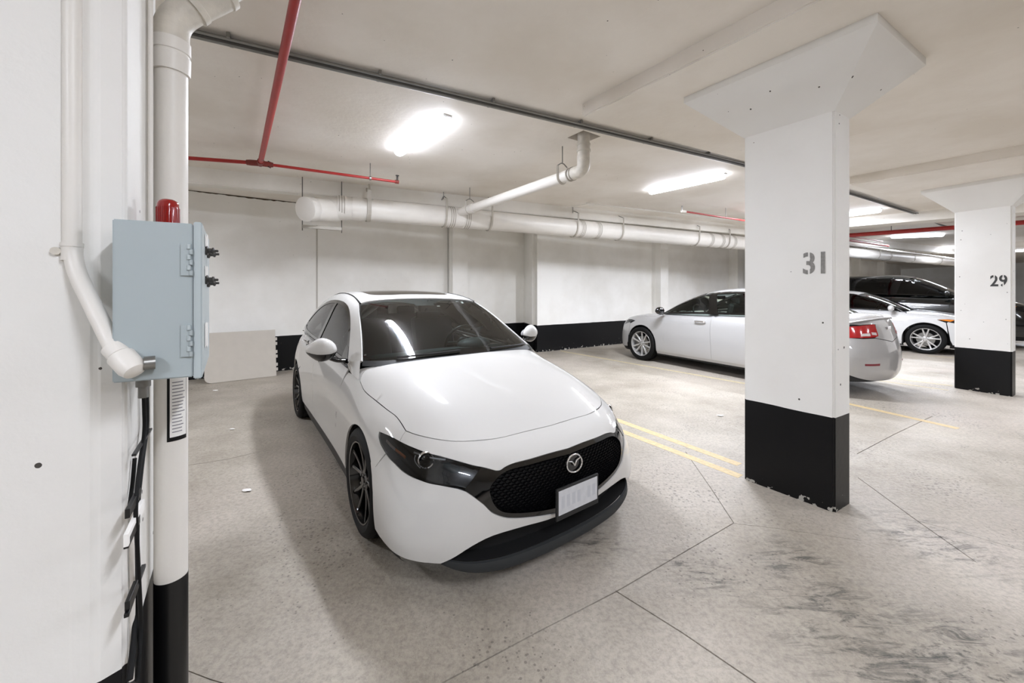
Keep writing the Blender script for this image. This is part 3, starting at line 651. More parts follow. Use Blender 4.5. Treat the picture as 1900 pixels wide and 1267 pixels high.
# strap hangers
for px, kind in ((683, 'beam'), (823, 'rod'), (906, 'rod'), (1063, 'rod'), (1146, 'rod'), (1286, 'rod'), (1342, 'rod'), (1621, 'rod'), (1643, 'rod'), (1687, 'rod'), (1737, 'rod')):
    p = pp(px) - J; ax = Vector((-PD.y, PD.x, 0)); up = Vector((0, 0, 1)); bm = bmesh.new()
    pts = [p + ax * R_ * -1.08 + up * (R_ + .10)] + [p + ax * (-R_ * 1.08 * math.cos(t)) + up * (-R_ * 1.08 * math.sin(t)) for t in [math.pi * i / 16 for i in range(17)]] + [p + ax * R_ * 1.08 + up * (R_ + .10)]
    wd = .03 if kind == 'beam' else .016
    for s, e in zip(pts, pts[1:]):
        c = (s + e) / 2; d_ = (e - s); M = Matrix.Translation(c) @ d_.to_track_quat('X', 'Y').to_matrix().to_4x4()
        M = Matrix.Translation(c) @ Matrix((d_.normalized(), PD, d_.normalized().cross(PD))).transposed().to_4x4()
        bmesh.ops.create_cube(bm, size=1, matrix=M @ Matrix.Diagonal((d_.length * 1.05, wd * 2, .008, 1)))
    hg = obj('hanger', bm, BRACK, root)
    tp = p + up * (R_ + .1)
    if kind == 'rod':
        bm = bmesh.new(); tube(bm, [tp - ax * R_ * 1.08, tp + up * .07 - ax * .03, tp + up * .07 + ax * .03, tp + ax * R_ * 1.08], .008, 6)
        tube(bm, [tp + up * .03, Vector((tp.x, tp.y, ZC - PZ))], .006, 8); obj('hanger_rod', bm, STEEL, hg)
    else:
        bm = bmesh.new()
        for s in (-1, 1): tube(bm, [tp + ax * s * R_ * 1.08, tp + ax * s * .12 + up * .10], .016, 6)
        obj('hanger_arm', bm, BRACK, hg)
# branch drain: down from the ceiling, elbow, sloping into the main
RB = .067; c_top = at(1083, 254, h=ZC - H); zel = 2.815; el = Vector((c_top.x, c_top.y, zel)); jn = pp(848, .03) + Vector((.02, -.05, .04))
J = el; root = empty('branch_drain', el, label='white branch drain dropping from the ceiling and sloping to the drain main', cat='pipe')
db = (jn - el).normalized()
pt([c_top + Vector((0, 0, .15)), el + Vector((0, 0, .12))], RB, m=PIPED, seg=28)
pt(fillet([el + Vector((0, 0, .16)), el, el + db * .16], .13, 10), RB + .004, 'elbow', PIPED, seg=28)
pt([el + db * .14, jn], RB * .97, seg=28)
for k in (0, .045): pt([el + db * (.16 + k), el + db * (.175 + k)], RB + .010, 'coupling_band', BAND, seg=28)
pt([el + Vector((0, 0, .20)), el + Vector((0, 0, .22))], RB + .009, 'coupling_band', PIPED, seg=28); pt([el + Vector((0, 0, .27)), el + Vector((0, 0, .285))], RB + .007, 'coupling_band', PIPED, seg=28)
pt([jn - db * .55, jn - db * .25], RB + .008, 'coupling', seg=28)
for s in (.34, (jn - el).length - .42):
    p = el + db * s - J; ax = Vector((-db.y, db.x, 0)).normalized(); up = Vector((0, 0, 1)); bm = bmesh.new(); q_ = RB * 1.12
    pts = [p - ax * q_ + up * (RB + .06)] + [p + ax * (-q_ * math.cos(t)) + up * (-q_ * math.sin(t)) for t in [math.pi * i / 12 for i in range(13)]] + [p + ax * q_ + up * (RB + .06)]
    tube(bm, pts, .008, 6, flat=(.4, 2)); hg = obj('hanger', bm, BRACK, root); tp = p + up * (RB + .06)
    bm = bmesh.new(); tube(bm, [tp - ax * q_, tp + up * .035 - ax * .02, tp + up * .035 + ax * .02, tp + ax * q_], .007, 6); tube(bm, [tp + up * .03, Vector((tp.x, tp.y, ZC - zel))], .006, 8); obj('hanger_rod', bm, STEEL, hg)
# --- leaning board by the back wall
a, b = gp(379, 713), gp(513, 697.5); d = (b - a).normalized(); n = Vector((-d.y, d.x)); n = n if n.y > 0 else -n; Lb = (b - a).length; hb = .80; tilt = .22
root = empty('table_top', (a.x, a.y, 0), label='cream folding table top leaning against the back wall left of the hatchback', cat='table top')
def brd(u_, v_, t=0): return Vector((d.x * u_ + n.x * (v_ * tilt + t), d.y * u_ + n.y * (v_ * tilt + t), v_ - t * tilt))
out = [brd(Lb, .004), brd(Lb, hb), brd(-.28, hb), ]
rc = .09; out += [brd(-.28, .3)] if False else []
L0 = 0.0
shape = [(Lb, .004), (Lb, hb), (L0, hb)] + [(L0 + rc - rc * math.cos(t), .004 + rc - rc * math.sin(t)) for t in [math.pi / 2 * i / 8 for i in range(9)]]
bm = bmesh.new(); A = [bm.verts.new(brd(*s)) for s in shape]; B = [bm.verts.new(brd(*s, t=.04)) for s in shape]
bm.faces.new(A); bm.faces.new(B[::-1])
for i in range(len(A)): bm.faces.new((A[i], B[i], B[(i + 1) % len(A)], A[(i + 1) % len(A)]))
obj('panel', bm, mat('board', '#bfb8ad', .5, var=.05), root)
for v_ in (.12, .2, .34, .42, .56, .64):
    bm = bmesh.new(); c = brd(Lb + .012, v_, .02); box(bm, c, (.03, .03, .05), rz=math.atan2(d.y, d.x)); obj('hinge_tab', bm, mat('board_tab', '#c4bfb6', .5), root)
# scraps of paper on the floor
for (x, y, s, lb) in ((431, 797, .02, 'tiny white paper scrap on the floor below the leaning table top'), (459, 911, .03, 'pale twig-like scrap on the floor left of the hatchback'), (400, 725, .03, 'small white scrap on the floor in front of the leaning table top'), (1336, 772, .03, 'crumpled white scrap on the floor left of column 31')):
    p = gp(x, y); bm = bmesh.new(); bmesh.ops.create_icosphere(bm, subdivisions=2, radius=s)
    for v in bm.verts: v.co = Vector((v.co.x * random.uniform(.8, 1.6), v.co.y * random.uniform(.4, .9), v.co.z * .25 + .006)) 
    o = obj('paper_scrap', bm, PAPER); o.location = (p.x, p.y, 0.002); tag(o, lb, 'litter')
# ================================================================ panel engine: a smooth cage surface cut into real body panels
def catmull(P, n, closed=False):
    P = [Vector(p) for p in P]; m = len(P); out = []
    for i in range(m if closed else m - 1):
        g = lambda j: P[j % m] if closed else P[max(0, min(m - 1, j))]
        a, b, c, d = g(i - 1), g(i), g(i + 1), g(i + 2)
        for k in range(n):
            t = k / n; out.append(.5 * ((2 * b) + (c - a) * t + (2 * a - 5 * b + 4 * c - d) * t * t + (3 * b - a - 3 * c + d) * t ** 3))
    if not closed: out.append(P[-1])
    return out
def dens(P, s, closed=False):
    o = []; m = len(P)
    for i in range(m if closed else m - 1):
        a, b = P[i], P[(i + 1) % m]; n = max(1, math.ceil((b - a).length / s)); o += [a + (b - a) * k / n for k in range(n)]
    if not closed: o.append(P[-1])
    return o
class Surf:
    """cage: list of stations, each a list of (x,y,z) rows (y>0 half); mirrored, subdivided, queried by rays"""
    def __init__(s, st, lv=3, loops_centre_first=True, centre_last_row=True):
        bm = bmesh.new(); rows = len(st[0]); g = []
        for sgn in (1, -1): g.append([[bm.verts.new((x, y * sgn, z)) for x, y, z in S] for S in st])
        for k, G in enumerate(g):
            for A, B in zip(G, G[1:]):
                for i in range(rows - 1):
                    q = [A[i], B[i], B[i + 1], A[i + 1]]
                    try: bm.faces.new(q if k else q[::-1])
                    except ValueError: pass
        bmesh.ops.remove_doubles(bm, verts=bm.verts, dist=2e-4); bmesh.ops.dissolve_degenerate(bm, edges=bm.edges, dist=1e-5)
        bmesh.ops.recalc_face_normals(bm, faces=bm.faces)
        me = bpy.data.meshes.new('cage'); bm.to_mesh(me); bm.free(); o = bpy.data.objects.new('cage', me); COL.objects.link(o)
        mo = o.modifiers.new('s', 'SUBSURF'); mo.levels = lv; mo.boundary_smooth = 'PRESERVE_CORNERS'
        dg = bpy.context.evaluated_depsgraph_get(); m2 = bpy.data.meshes.new_from_object(o.evaluated_get(dg)); bpy.data.objects.remove(o); bpy.data.meshes.remove(me)
        s.me = m2; s.V = [v.co.copy() for v in m2.vertices]; s.P = [tuple(p.vertices) for p in m2.polygons]; s.bvh = BVHTree.FromPolygons(s.V, s.P)
    def near(s, p): r = s.bvh.find_nearest(Vector(p)); return r[0]
class Proj:
    """2-D chart of a surface: 'y' side, 'z' top, 'x' front, or 'c' rays from a centre inside the body"""
    def __init__(s, surf, kind, c=(0, 0, .45), sgn=1, back=False): s.S, s.k, s.c, s.g, s.f = surf, kind, Vector(c), sgn, -1 if back else 1
    def to2(s, p):
        if s.k == 'y': return Vector((p.x, p.z))
        if s.k == 'z': return Vector((p.x, p.y))
        if s.k == 'x': return Vector((p.y, p.z))
        d = p - s.c; return Vector((math.atan2(d.y * s.f, d.x * s.f), math.atan2(d.z, math.hypot(d.x, d.y))))
    def to3(s, q, n=False):
        if s.k == 'y': o, d = Vector((q.x, 3 * s.g, q.y)), Vector((0, -s.g, 0))
        elif s.k == 'z': o, d = Vector((q.x, q.y, 3)), Vector((0, 0, -1))
        elif s.k == 'x': o, d = Vector((4, q.x, q.y)), Vector((-1, 0, 0))
        else: o = s.c; d = Vector((s.f * math.cos(q.y) * math.cos(q.x), s.f * math.cos(q.y) * math.sin(q.x), math.sin(q.y)))
        h = s.S.bvh.ray_cast(o, d)
        if h[0] is None:
            # fall back to the nearest surface point seen along the chart direction
            if s.k == 'c': b = o + d * 1.0
            else: b = o + d * (2.1 if s.k == 'y' else 2.0)
            h = s.S.bvh.find_nearest(b)
        nn = h[1]; ref = -d if s.k != 'c' else d
        if nn.dot(ref) < 0: nn = -nn
        return h[0], nn
def panel(name, pr, loops, m, parent, step=.035, gap=.0018, off=0.0, lip=.012, smooth=True, flip=False, holes=()):
    """outer loop (3-D points) and holes -> triangulated patch lying on the surface, with a turned-in edge"""
    scale = 1 if pr.k != 'c' else 1 / .75
    vs_, es, rims = [], [], []
    for li, lp in enumerate([loops] + list(holes)):
        q = [pr.to2(p) for p in dens([Vector(p) for p in lp], step * .6, True)]
        c = [q[0]]
        for p in q[1:]:
            if (p - c[-1]).length > 1e-4 * 3: c.append(p)
        if (c[0] - c[-1]).length < 3e-4: c.pop()
        ar = sum(a.x * b.y - b.x * a.y for a, b in zip(c, c[1:] + c[:1])); s_ = (1 if ar > 0 else -1) * (1 if li == 0 else -1)
        o = []
        for i, p in enumerate(c):
            t = (c[(i + 1) % len(c)] - c[i - 1]); t = t.normalized() if t.length > 1e-9 else Vector((1, 0)); nrm = Vector((-t.y, t.x)) * s_
            o.append(p + nrm * gap * scale)
        b = len(vs_); vs_ += o; es += [(b + i, b + (i + 1) % len(o)) for i in range(len(o))]; rims.append(o)
    def inside(p):
        r = False
        for lp in rims:
            for a, b in zip(lp, lp[1:] + lp[:1]):
                if (a.y > p.y) != (b.y > p.y) and p.x < (b.x - a.x) * (p.y - a.y) / (b.y - a.y) + a.x: r = not r
        return r
    st = step * scale; xs = [p.x for p in rims[0]]; ys = [p.y for p in rims[0]]
    nb = len(vs_); grid = {}
    for p in vs_: grid.setdefault((int(p.x // st), int(p.y // st)), []).append(p)
    j = 0; y = min(ys)
    while y < max(ys):
        x = min(xs) + (st / 2 if j % 2 else 0)
        while x < max(xs):
            p = Vector((x, y)); k = (int(x // st), int(y // st))
            if inside(p) and all((p - w).length > st * .45 for dx in (-1, 0, 1) for dy in (-1, 0, 1) for w in grid.get((k[0] + dx, k[1] + dy), ())): vs_.append(p)
            x += st
        y += st * .87; j += 1
    v, e, f, ov, *_ = delaunay_2d_cdt(vs_, es, [], 0, 1e-7)
    bm = bmesh.new(); V = []; NR_ = []
    for p in v:
        c, n = pr.to3(p); V.append(bm.verts.new(c + n * off)); NR_.append(n)
    for fc in f:
        c = sum((v[i] for i in fc), Vector((0, 0))) / len(fc)
        if inside(c):
            try: F_ = bm.faces.new([V[i] for i in fc])
            except ValueError: continue
    bm.normal_update()
    idx = {vv: i for i, vv in enumerate(V)}
    for F_ in bm.faces:
        if F_.normal.dot(NR_[idx[F_.verts[0]]]) < 0: F_.normal_flip()
        F_.smooth = smooth
    if lip:
        rim = [ed for ed in bm.edges if len(ed.link_faces) == 1]; new = {}
        for ed in rim:
            for vv in ed.verts:
                if vv not in new:
                    n = NR_[idx[vv]]; new[vv] = (bm.verts.new(vv.co), bm.verts.new(vv.co - n * lip))
        for ed in rim:
            l = ed.link_faces[0].loops; a, b = ed.verts
            for lo in l:
                if lo.edge == ed: a = lo.vert; b = lo.link_loop_next.vert
            try: bm.faces.new((new[b][0], new[a][0], new[a][1], new[b][1]))
            except ValueError: pass
    for vv in [x for x in bm.verts if not x.link_faces]: bm.verts.remove(vv)
    me = bpy.data.meshes.new(name); bm.to_mesh(me); bm.free(); return link(name, me, m, parent)
def inner_shell(name, S, m, parent, keep, off=-.014):
    bm = bmesh.new(); me = S.me; N = [v.normal.copy() for v in me.vertices]
    V = [bm.verts.new(v.co + n * off) for v, n in zip(me.vertices, N)]
    for p in me.polygons:
        if keep(p.center): bm.faces.new([V[i] for i in p.vertices])
    for vv in [x for x in bm.verts if not x.link_faces]: bm.verts.remove(vv)
    mm = bpy.data.meshes.new(name); bm.to_mesh(mm); bm.free(); return link(name, mm, m, parent, True)
def mir(P): return [Vector((p[0], -p[1], p[2])) for p in P]
def xz(P, y=.85): return [Vector((p[0], y, p[1])) for p in P]
def arcxz(cx, cz, r, a0, a1, n, y=.88): return [Vector((cx + r * math.cos(math.radians(a0 + (a1 - a0) * i / n)), y, cz + r * math.sin(math.radians(a0 + (a1 - a0) * i / n)))) for i in range(n + 1)]

def wheel(parent, r, w, style, rimm, hubm, rr):
    """tyre with tread and sidewall, rim barrel, spokes; axle along local Y, outer face towards -Y"""
    wr = empty('wheel'); wr.parent = parent
    R = Matrix.Rotation(math.pi / 2, 4, 'X')      # lathe Z -> -Y ... outer face at +z of the profile
    bm = bmesh.new(); h = w / 2
    prof = [(rr + .004, h - .012), (rr + .016, h - .002), (rr + .03, h), (r - .045, h + .003), (r - .018, h - .006), (r - .004, h - .02), (r, h - .035)]
    gr = []
    for k in (-.055, 0.0, .055): gr += [(r, -(k - .006)), (r - .007, -(k - .005)), (r - .007, -(k + .005)), (r, -(k + .006))]
    prof = prof + gr[0:] + [(a, -b) for a, b in prof[::-1]]
    lathe(bm, prof, 56, R); obj('tire', bm, BLKR, wr, smooth=True, angle=35)
    bm = bmesh.new(); lathe(bm, [(rr + .006, h - .012), (rr + .002, h - .006), (rr - .006, h - .008), (rr - .010, h - .03), (rr - .018, h - .05), (rr - .022, -h + .03), (rr + .004, -h + .012)], 56, R); obj('rim', bm, rimm, wr, smooth=True, angle=35)
    bm = bmesh.new(); lathe(bm, [(.0, h - .055), (rr * .62, h - .06), (rr * .64, h - .075), (.0, h - .08)], 40, R); obj('brake_disc', bm, STEEL if style != 'black' else STEELD, wr, smooth=True, angle=35)
    zf = h - .018
    n = 5 if style in ('black', 'five') else 10
    for k in range(n):
        a = 2 * math.pi * k / n + .3
        bm = bmesh.new()
        def sp(a0, a1, w0, w1, z0, z1, r0=.05, r1=rr - .004):
            d0, d1 = Vector((math.cos(a0), math.sin(a0), 0)), Vector((math.cos(a1), math.sin(a1), 0)); t0, t1 = Vector((-d0.y, d0.x, 0)), Vector((-d1.y, d1.x, 0)); rows = []
            for i in range(6):
                t = i / 5; p = (d0 * r0).lerp(d1 * r1, t); tt = t0.lerp(t1, t).normalized(); ww = (w0 + (w1 - w0) * t); z = z0 + (z1 - z0) * (t ** 2.2)
                rows.append([bm.verts.new(R @ (p + tt * s_ * ww + Vector((0, 0, z + dz)))) for s_, dz in ((-1, -.028), (-1, -.004), (-.55, 0), (.55, 0), (1, -.004), (1, -.028))])
            for A, B in zip(rows, rows[1:]):
                for i in range(6): bm.faces.new((A[i], A[(i + 1) % 6], B[(i + 1) % 6], B[i]))
            bm.faces.new(rows[0]); bm.faces.new(rows[-1][::-1])
        if style == 'black': sp(a - .10, a - .27, .012, .011, zf - .022, zf); sp(a + .10, a + .27, .012, .011, zf - .022, zf)
        elif style == 'five': sp(a - .06, a - .22, .016, .013, zf - .02, zf); sp(a + .06, a + .22, .016, .013, zf - .02, zf)
        else: sp(a - .02, a + (.045 if k % 2 else -.045), .013, .017, zf - .02, zf - .002)
        obj('spoke', bm, rimm, wr, smooth=True, angle=30)
    bm = bmesh.new(); lathe(bm, [(.062, zf - .045), (.062, zf - .024), (.05, zf - .018), (.028, zf - .018), (.026, zf - .010), (0, zf - .008)], 30, R); hub = obj('hub', bm, rimm, wr, smooth=True, angle=30)
    for k in range(5):
        a = 2 * math.pi * k / 5; bm = bmesh.new(); lathe(bm, [(.008, zf - .022), (.008, zf - .010), (.005, zf - .008), (0, zf - .008)], 8, R @ Matrix.Translation((.044 * math.cos(a), .044 * math.sin(a), 0))); obj('lug_nut', bm, hubm, wr, smooth=True, angle=30)
    return wr
def four_wheels(root, spots, yw, r, w, style, rimm, hubm, rr, steer=0):
    first_ = None
    for x in spots:
        for s in (-1, 1):
            if first_ is None: o = wheel(root, r, w, style, rimm, hubm, rr); first_ = o
            else: o = copy_tree(first_, root)
            o.location = (x, s * yw, r); o.rotation_euler = (0, 0, 0 if s < 0 else math.pi)
# ================================================================ the white hatchback
PAINT = mat('white_car_paint', '#cdccc9', .55, coat=1.0, var=.0, spec=.2); BLKG = mat('gloss_black', '#030304', .08, coat=.5, var=0); BLKP = mat('black_plastic', '#1b1c1d', .55); GRYP = mat('grey_plastic', '#2f3132', .6, spec=.3)
DARKIN = mat('dark_interior', '#0b0b0c', .7); CHROME = mat('chrome', '#e8e8ea', .08, metal=1, var=0); AMBER = mat('amber_lens', '#b0622f', .2, coat=.5)
SEATM = mat('seat_leather', '#27292b', .5); DASH = mat('dash', '#4b5455', .5)
WSG = glass('windscreen_glass', (.62, .68, .66), .95); SIDEG = glass('side_glass', (.10, .105, .105), .9); LENSG = glass('lamp_glass', (.8, .82, .84), .9); ROOFG = mat('roof_glass', '#1b1617', .06, coat=.4, var=0)
X0C, Y0C, TH = -.19, 2.83, math.radians(36)
hatch = empty('hatchback_car', (X0C, Y0C, 0), math.atan2(-math.cos(TH), math.sin(TH)), label='white hatchback with black wheels and wide black grille, parked in front', cat='car')
MW = Matrix.Translation((X0C, Y0C, 0)) @ Matrix.Rotation(math.atan2(-math.cos(TH), math.sin(TH)), 4, 'Z'); MI = MW.inverted()
LOW = [  # stations from the nose centre round to the tail; rows from the lip up and over to the centre line
 [(.80,0,.10),(.845,0,.17),(.885,0,.29),(.91,0,.44),(.895,0,.56),(.85,0,.635),(.70,0,.702),(.57,0,.765),(.44,0,.82),(.30,0,.86)],
 [(.79,.25,.10),(.84,.25,.17),(.875,.25,.29),(.90,.25,.44),(.885,.25,.56),(.84,.25,.635),(.69,.23,.702),(.555,.18,.77),(.38,.1,.837),(.20,0,.885)],
 [(.76,.46,.10),(.815,.46,.17),(.835,.47,.29),(.85,.48,.44),(.84,.48,.56),(.795,.47,.638),(.67,.43,.702),(.52,.36,.775),(.32,.2,.857),(.10,0,.905)],
 [(.71,.62,.10),(.765,.64,.17),(.785,.66,.29),(.77,.65,.44),(.74,.615,.555),(.70,.585,.65),(.60,.57,.706),(.46,.47,.795),(.24,.28,.882),(0,0,.927)],
 [(.60,.75,.10),(.67,.79,.17),(.68,.80,.29),(.655,.775,.44),(.615,.73,.56),(.575,.70,.66),(.48,.67,.715),(.36,.54,.825),(.14,.32,.907),(-.10,0,.947)],
 [(.48,.82,.10),(.53,.862,.17),(.53,.868,.29),(.51,.85,.44),(.46,.80,.57),(.42,.775,.68),(.35,.73,.745),(.24,.58,.858),(.03,.36,.93),(-.20,0,.965)],
 [(.34,.84,.10),(.37,.876,.17),(.37,.884,.29),(.35,.877,.44),(.31,.85,.57),(.27,.825,.69),(.22,.765,.772),(.10,.61,.888),(-.09,.38,.952),(-.29,0,.982)],
 [(.15,.85,.10),(.17,.88,.17),(.17,.888,.29),(.16,.890,.44),(.12,.882,.58),(.08,.858,.70),(.04,.79,.80),(-.05,.64,.918),(-.19,.40,.972),(-.37,0,.995)],
 [(-.10,.85,.10),(-.10,.88,.17),(-.11,.888,.29),(-.12,.892,.44),(-.13,.888,.59),(-.15,.866,.71),(-.18,.81,.825),(-.23,.67,.945),(-.33,.42,.985),(-.44,0,.995)],
 [(-.40,.84,.10),(-.40,.866,.17),(-.40,.875,.29),(-.40,.874,.44),(-.40,.872,.60),(-.40,.860,.73),(-.40,.825,.86),(-.43,.76,.975),(-.48,.5,.985),(-.52,0,.985)],
 [(-.80,.82,.10),(-.80,.85,.19),(-.80,.862,.29),(-.80,.858,.44),(-.80,.864,.60),(-.80,.862,.75),(-.80,.835,.88),(-.80,.785,.96),(-.8,.5,.96),(-.8,0,.96)],
 [(-1.5,.82,.10),(-1.5,.85,.19),(-1.5,.862,.29),(-1.5,.856,.44),(-1.5,.864,.60),(-1.5,.866,.75),(-1.5,.845,.89),(-1.5,.80,.985),(-1.5,.5,.97),(-1.5,0,.97)],
 [(-2.2,.82,.10),(-2.2,.85,.19),(-2.2,.865,.29),(-2.2,.866,.44),(-2.2,.876,.60),(-2.2,.876,.76),(-2.2,.852,.90),(-2.2,.81,1.0),(-2.2,.5,.99),(-2.2,0,.99)],
 [(-2.72,.82,.10),(-2.72,.85,.18),(-2.72,.875,.29),(-2.72,.885,.44),(-2.72,.895,.60),(-2.72,.885,.76),(-2.72,.85,.91),(-2.72,.80,1.01),(-2.7,.5,1.0),(-2.7,0,1.0)],
 [(-3.1,.80,.12),(-3.12,.84,.20),(-3.12,.862,.30),(-3.12,.875,.44),(-3.12,.88,.60),(-3.12,.86,.77),(-3.10,.81,.91),(-3.05,.75,1.0),(-3.0,.5,1.0),(-2.95,0,1.0)],
 [(-3.34,.70,.16),(-3.38,.74,.22),(-3.40,.77,.32),(-3.41,.78,.45),(-3.40,.78,.60),(-3.37,.75,.78),(-3.32,.70,.91),(-3.22,.64,.99),(-3.15,.4,1.0),(-3.1,0,1.0)],
 [(-3.44,.40,.2),(-3.49,.42,.24),(-3.52,.44,.33),(-3.53,.45,.45),(-3.53,.45,.60),(-3.49,.44,.79),(-3.43,.42,.91),(-3.33,.38,.99),(-3.25,.25,1.0),(-3.2,0,1.0)],
 [(-3.47,0,.2),(-3.52,0,.24),(-3.55,0,.33),(-3.56,0,.45),(-3.56,0,.60),(-3.52,0,.79),(-3.46,0,.91),(-3.38,0,.99),(-3.3,0,1.0),(-3.25,0,1.0)]]
TOP = [
 [(-.36,.79,.94),(-.43,.735,1.01),(-.62,.69,1.125),(-.80,.65,1.23),(-.97,.612,1.31),(-1.12,.572,1.376),(-1.20,.50,1.395),(-1.215,.25,1.405),(-1.22,0,1.41)],
 [(-.70,.81,.90),(-.74,.792,.985),(-.92,.745,1.12),(-1.10,.70,1.25),(-1.23,.665,1.35),(-1.33,.61,1.418),(-1.36,.50,1.437),(-1.38,.25,1.45),(-1.38,0,1.453)],
 [(-1.3,.825,.93),(-1.32,.80,1.02),(-1.38,.76,1.14),(-1.46,.715,1.27),(-1.52,.675,1.38),(-1.58,.605,1.448),(-1.6,.50,1.468),(-1.6,.25,1.483),(-1.6,0,1.487)],
 [(-1.95,.835,.95),(-1.95,.81,1.04),(-1.95,.765,1.15),(-1.95,.72,1.27),(-1.95,.68,1.385),(-1.95,.60,1.462),(-1.95,.50,1.482),(-1.95,.25,1.498),(-1.95,0,1.503)],
 [(-2.3,.84,.97),(-2.3,.815,1.05),(-2.3,.775,1.14),(-2.3,.725,1.25),(-2.3,.68,1.36),(-2.3,.595,1.44),(-2.3,.49,1.464),(-2.3,.25,1.485),(-2.3,0,1.49)],
 [(-2.65,.84,.98),(-2.65,.81,1.06),(-2.65,.775,1.13),(-2.65,.73,1.21),(-2.65,.68,1.30),(-2.65,.59,1.385),(-2.65,.48,1.415),(-2.65,.25,1.44),(-2.65,0,1.445)],
 [(-3.0,.81,.97),(-3.0,.785,1.03),(-3.0,.755,1.08),(-3.0,.715,1.14),(-3.0,.66,1.21),(-3.0,.57,1.29),(-3.0,.46,1.32),(-3.0,.25,1.345),(-3.0,0,1.35)],
 [(-3.28,.73,.93),(-3.27,.71,.99),(-3.26,.69,1.03),(-3.25,.66,1.07),(-3.24,.61,1.12),(-3.22,.53,1.18),(-3.22,.42,1.205),(-3.22,.25,1.22),(-3.22,0,1.225)],
 [(-3.42,.60,.90),(-3.41,.59,.95),(-3.40,.58,.98),(-3.39,.56,1.01),(-3.38,.53,1.04),(-3.37,.47,1.07),(-3.36,.38,1.085),(-3.36,.2,1.095),(-3.36,0,1.1)]]
SL = Surf(LOW); ST = Surf(TOP)
def px_hit(S, px, py):
    """where the line of sight of a measured outline point meets the body (car axes)"""
    o = MI @ Vector((0, 0, H)); d = (MI.to_3x3() @ Vector(((px - 950) / F, 1, (CY - py) / F))).normalized(); h = S.bvh.ray_cast(o, d)
    return h[0]
def trace(S, pix, flip=True):
    o = []
    for p in pix:
        h = px_hit(S, *p)
        if h is None:
            print('miss', p); continue
        o.append(Vector((h.x, abs(h.y), h.z)) if flip else h)
    return o
C0 = (0, 0, .45)
PC = lambda: Proj(SL, 'c', C0)
# outlines, measured on the near half and mirrored
HF = trace(SL, [(753, 799.4), (776, 807.4), (818, 816), (861, 818.8), (920, 813.6), (970, 801.6), (1012, 792)])      # hood shut line, corner -> centre
HL_U = trace(SL, [(703.5, 801), (726, 810.5), (749, 823), (772, 833), (796, 841.4), (819, 847.2), (854, 857), (877, 863.4), (900, 868), (920, 873.5)])
GR_U = trace(SL, [(920, 873.5), (929, 872.5), (939, 865.6), (957, 858.4), (985, 851.3), (1021, 840.5), (1057, 831)])
HL_L = trace(SL, [(703.5, 801), (702, 809), (704, 820), (709, 831), (720, 848), (732, 860), (745, 872.6), (761, 883), (778, 890), (796, 896), (819, 900.4), (848, 906.2), (865, 912)])
GR_L = trace(SL, [(865, 912), (877, 920), (890, 930), (900, 938), (914, 951.5), (931.6, 959), (950, 962), (985, 960.4), (1021, 955), (1060, 946)])
BL = trace(SL, [(817.7, 1046), (842, 1035), (876, 1013.6), (916, 993.7), (972.6, 976.6), (1015, 965), (1050, 952)])
for c in (HF, GR_U, GR_L, BL): c[-1].y = 0.0; c[-1] = SL.near((c[-1].x, 0, c[-1].z))
def sm(P, n=3): return catmull(P, n)
HF, HL_U, GR_U, HL_L, GR_L, BL = map(sm, (HF, HL_U, GR_U, HL_L, GR_L, BL))
# arches
AF, AR = (-.075, .315, .342), (-2.79, .33, .357)
# --- hood
hside = [Proj(SL, 'z').to3(Vector(p[:2]))[0] for p in ((-.34, .795, .86), (-.22, .80, .85), (-.05, .785, .81), (.12, .765, .775), (.24, .745, .75))]
hrear = catmull([Proj(SL, 'z').to3(Vector(p[:2]))[0] for p in ((-.375, 0, 1), (-.37, .25, 1), (-.37, .45, .98), (-.385, .62, .96), (-.40, .70, .94), (-.385, .765, .90), (-.34, .795, .86))], 4)
hl = catmull(hside + [HF[0]], 4)[1:-1]
half = hrear + hl + HF
panel('hood', Proj(SL, 'z'), half + mir(half)[::-1], PAINT, hatch, gap=.0022)
# --- nose cap between hood and grille
seamA = [HF[0], trace(SL, [(747, 806), (742, 812)])[0]]
iA = min(range(len(HL_U)), key=lambda i: (HL_U[i] - trace(SL, [(741, 818)])[0]).length)
cap = HL_U[iA:] + GR_U[1:]
half = [h for h in HF] ; loop = HF[::-1] + [HF[0]] ; 
capl = HF[::-1] + dens([HF[0], HL_U[iA]], .02)[1:-1] + cap          # centre-hood -> corner -> lamp edge -> centre-grille
panel('nose_panel', PC(), capl + mir(capl)[::-1], PAINT, hatch, gap=.0014, step=.03)
# --- bumper
archb = [p for p in arcxz(*AF, 0, 80, 16)]
bl_end = BL[0]; bot = [SL.near(p) for p in [(.70, .765, .19), (.64, .815, .19), (.57, .85, .185), (.49, .872, .185), (.42, .878, .19), (.34, .88, .19), (.275, .88, .20)]]
fs = [SL.near(p) for p in ((.262, .885, .31), (.252, .885, .39), (.222, .885, .47), (.185, .88, .53))]
j1 = trace(SL, [(697, 866)])[0]; j2 = trace(SL, [(715.5, 841)])[0]
iL = min(range(len(HL_L)), key=lambda i: (HL_L[i] - j2).length)
bl2 = BL[::-1] + bot + fs + [j1] + dens([j1, HL_L[iL]], .02)[1:-1] + HL_L[iL:] + GR_L[1:]
panel('front_bumper', PC(), bl2 + mir(bl2)[::-1], PAINT, hatch, gap=.0014, step=.03)
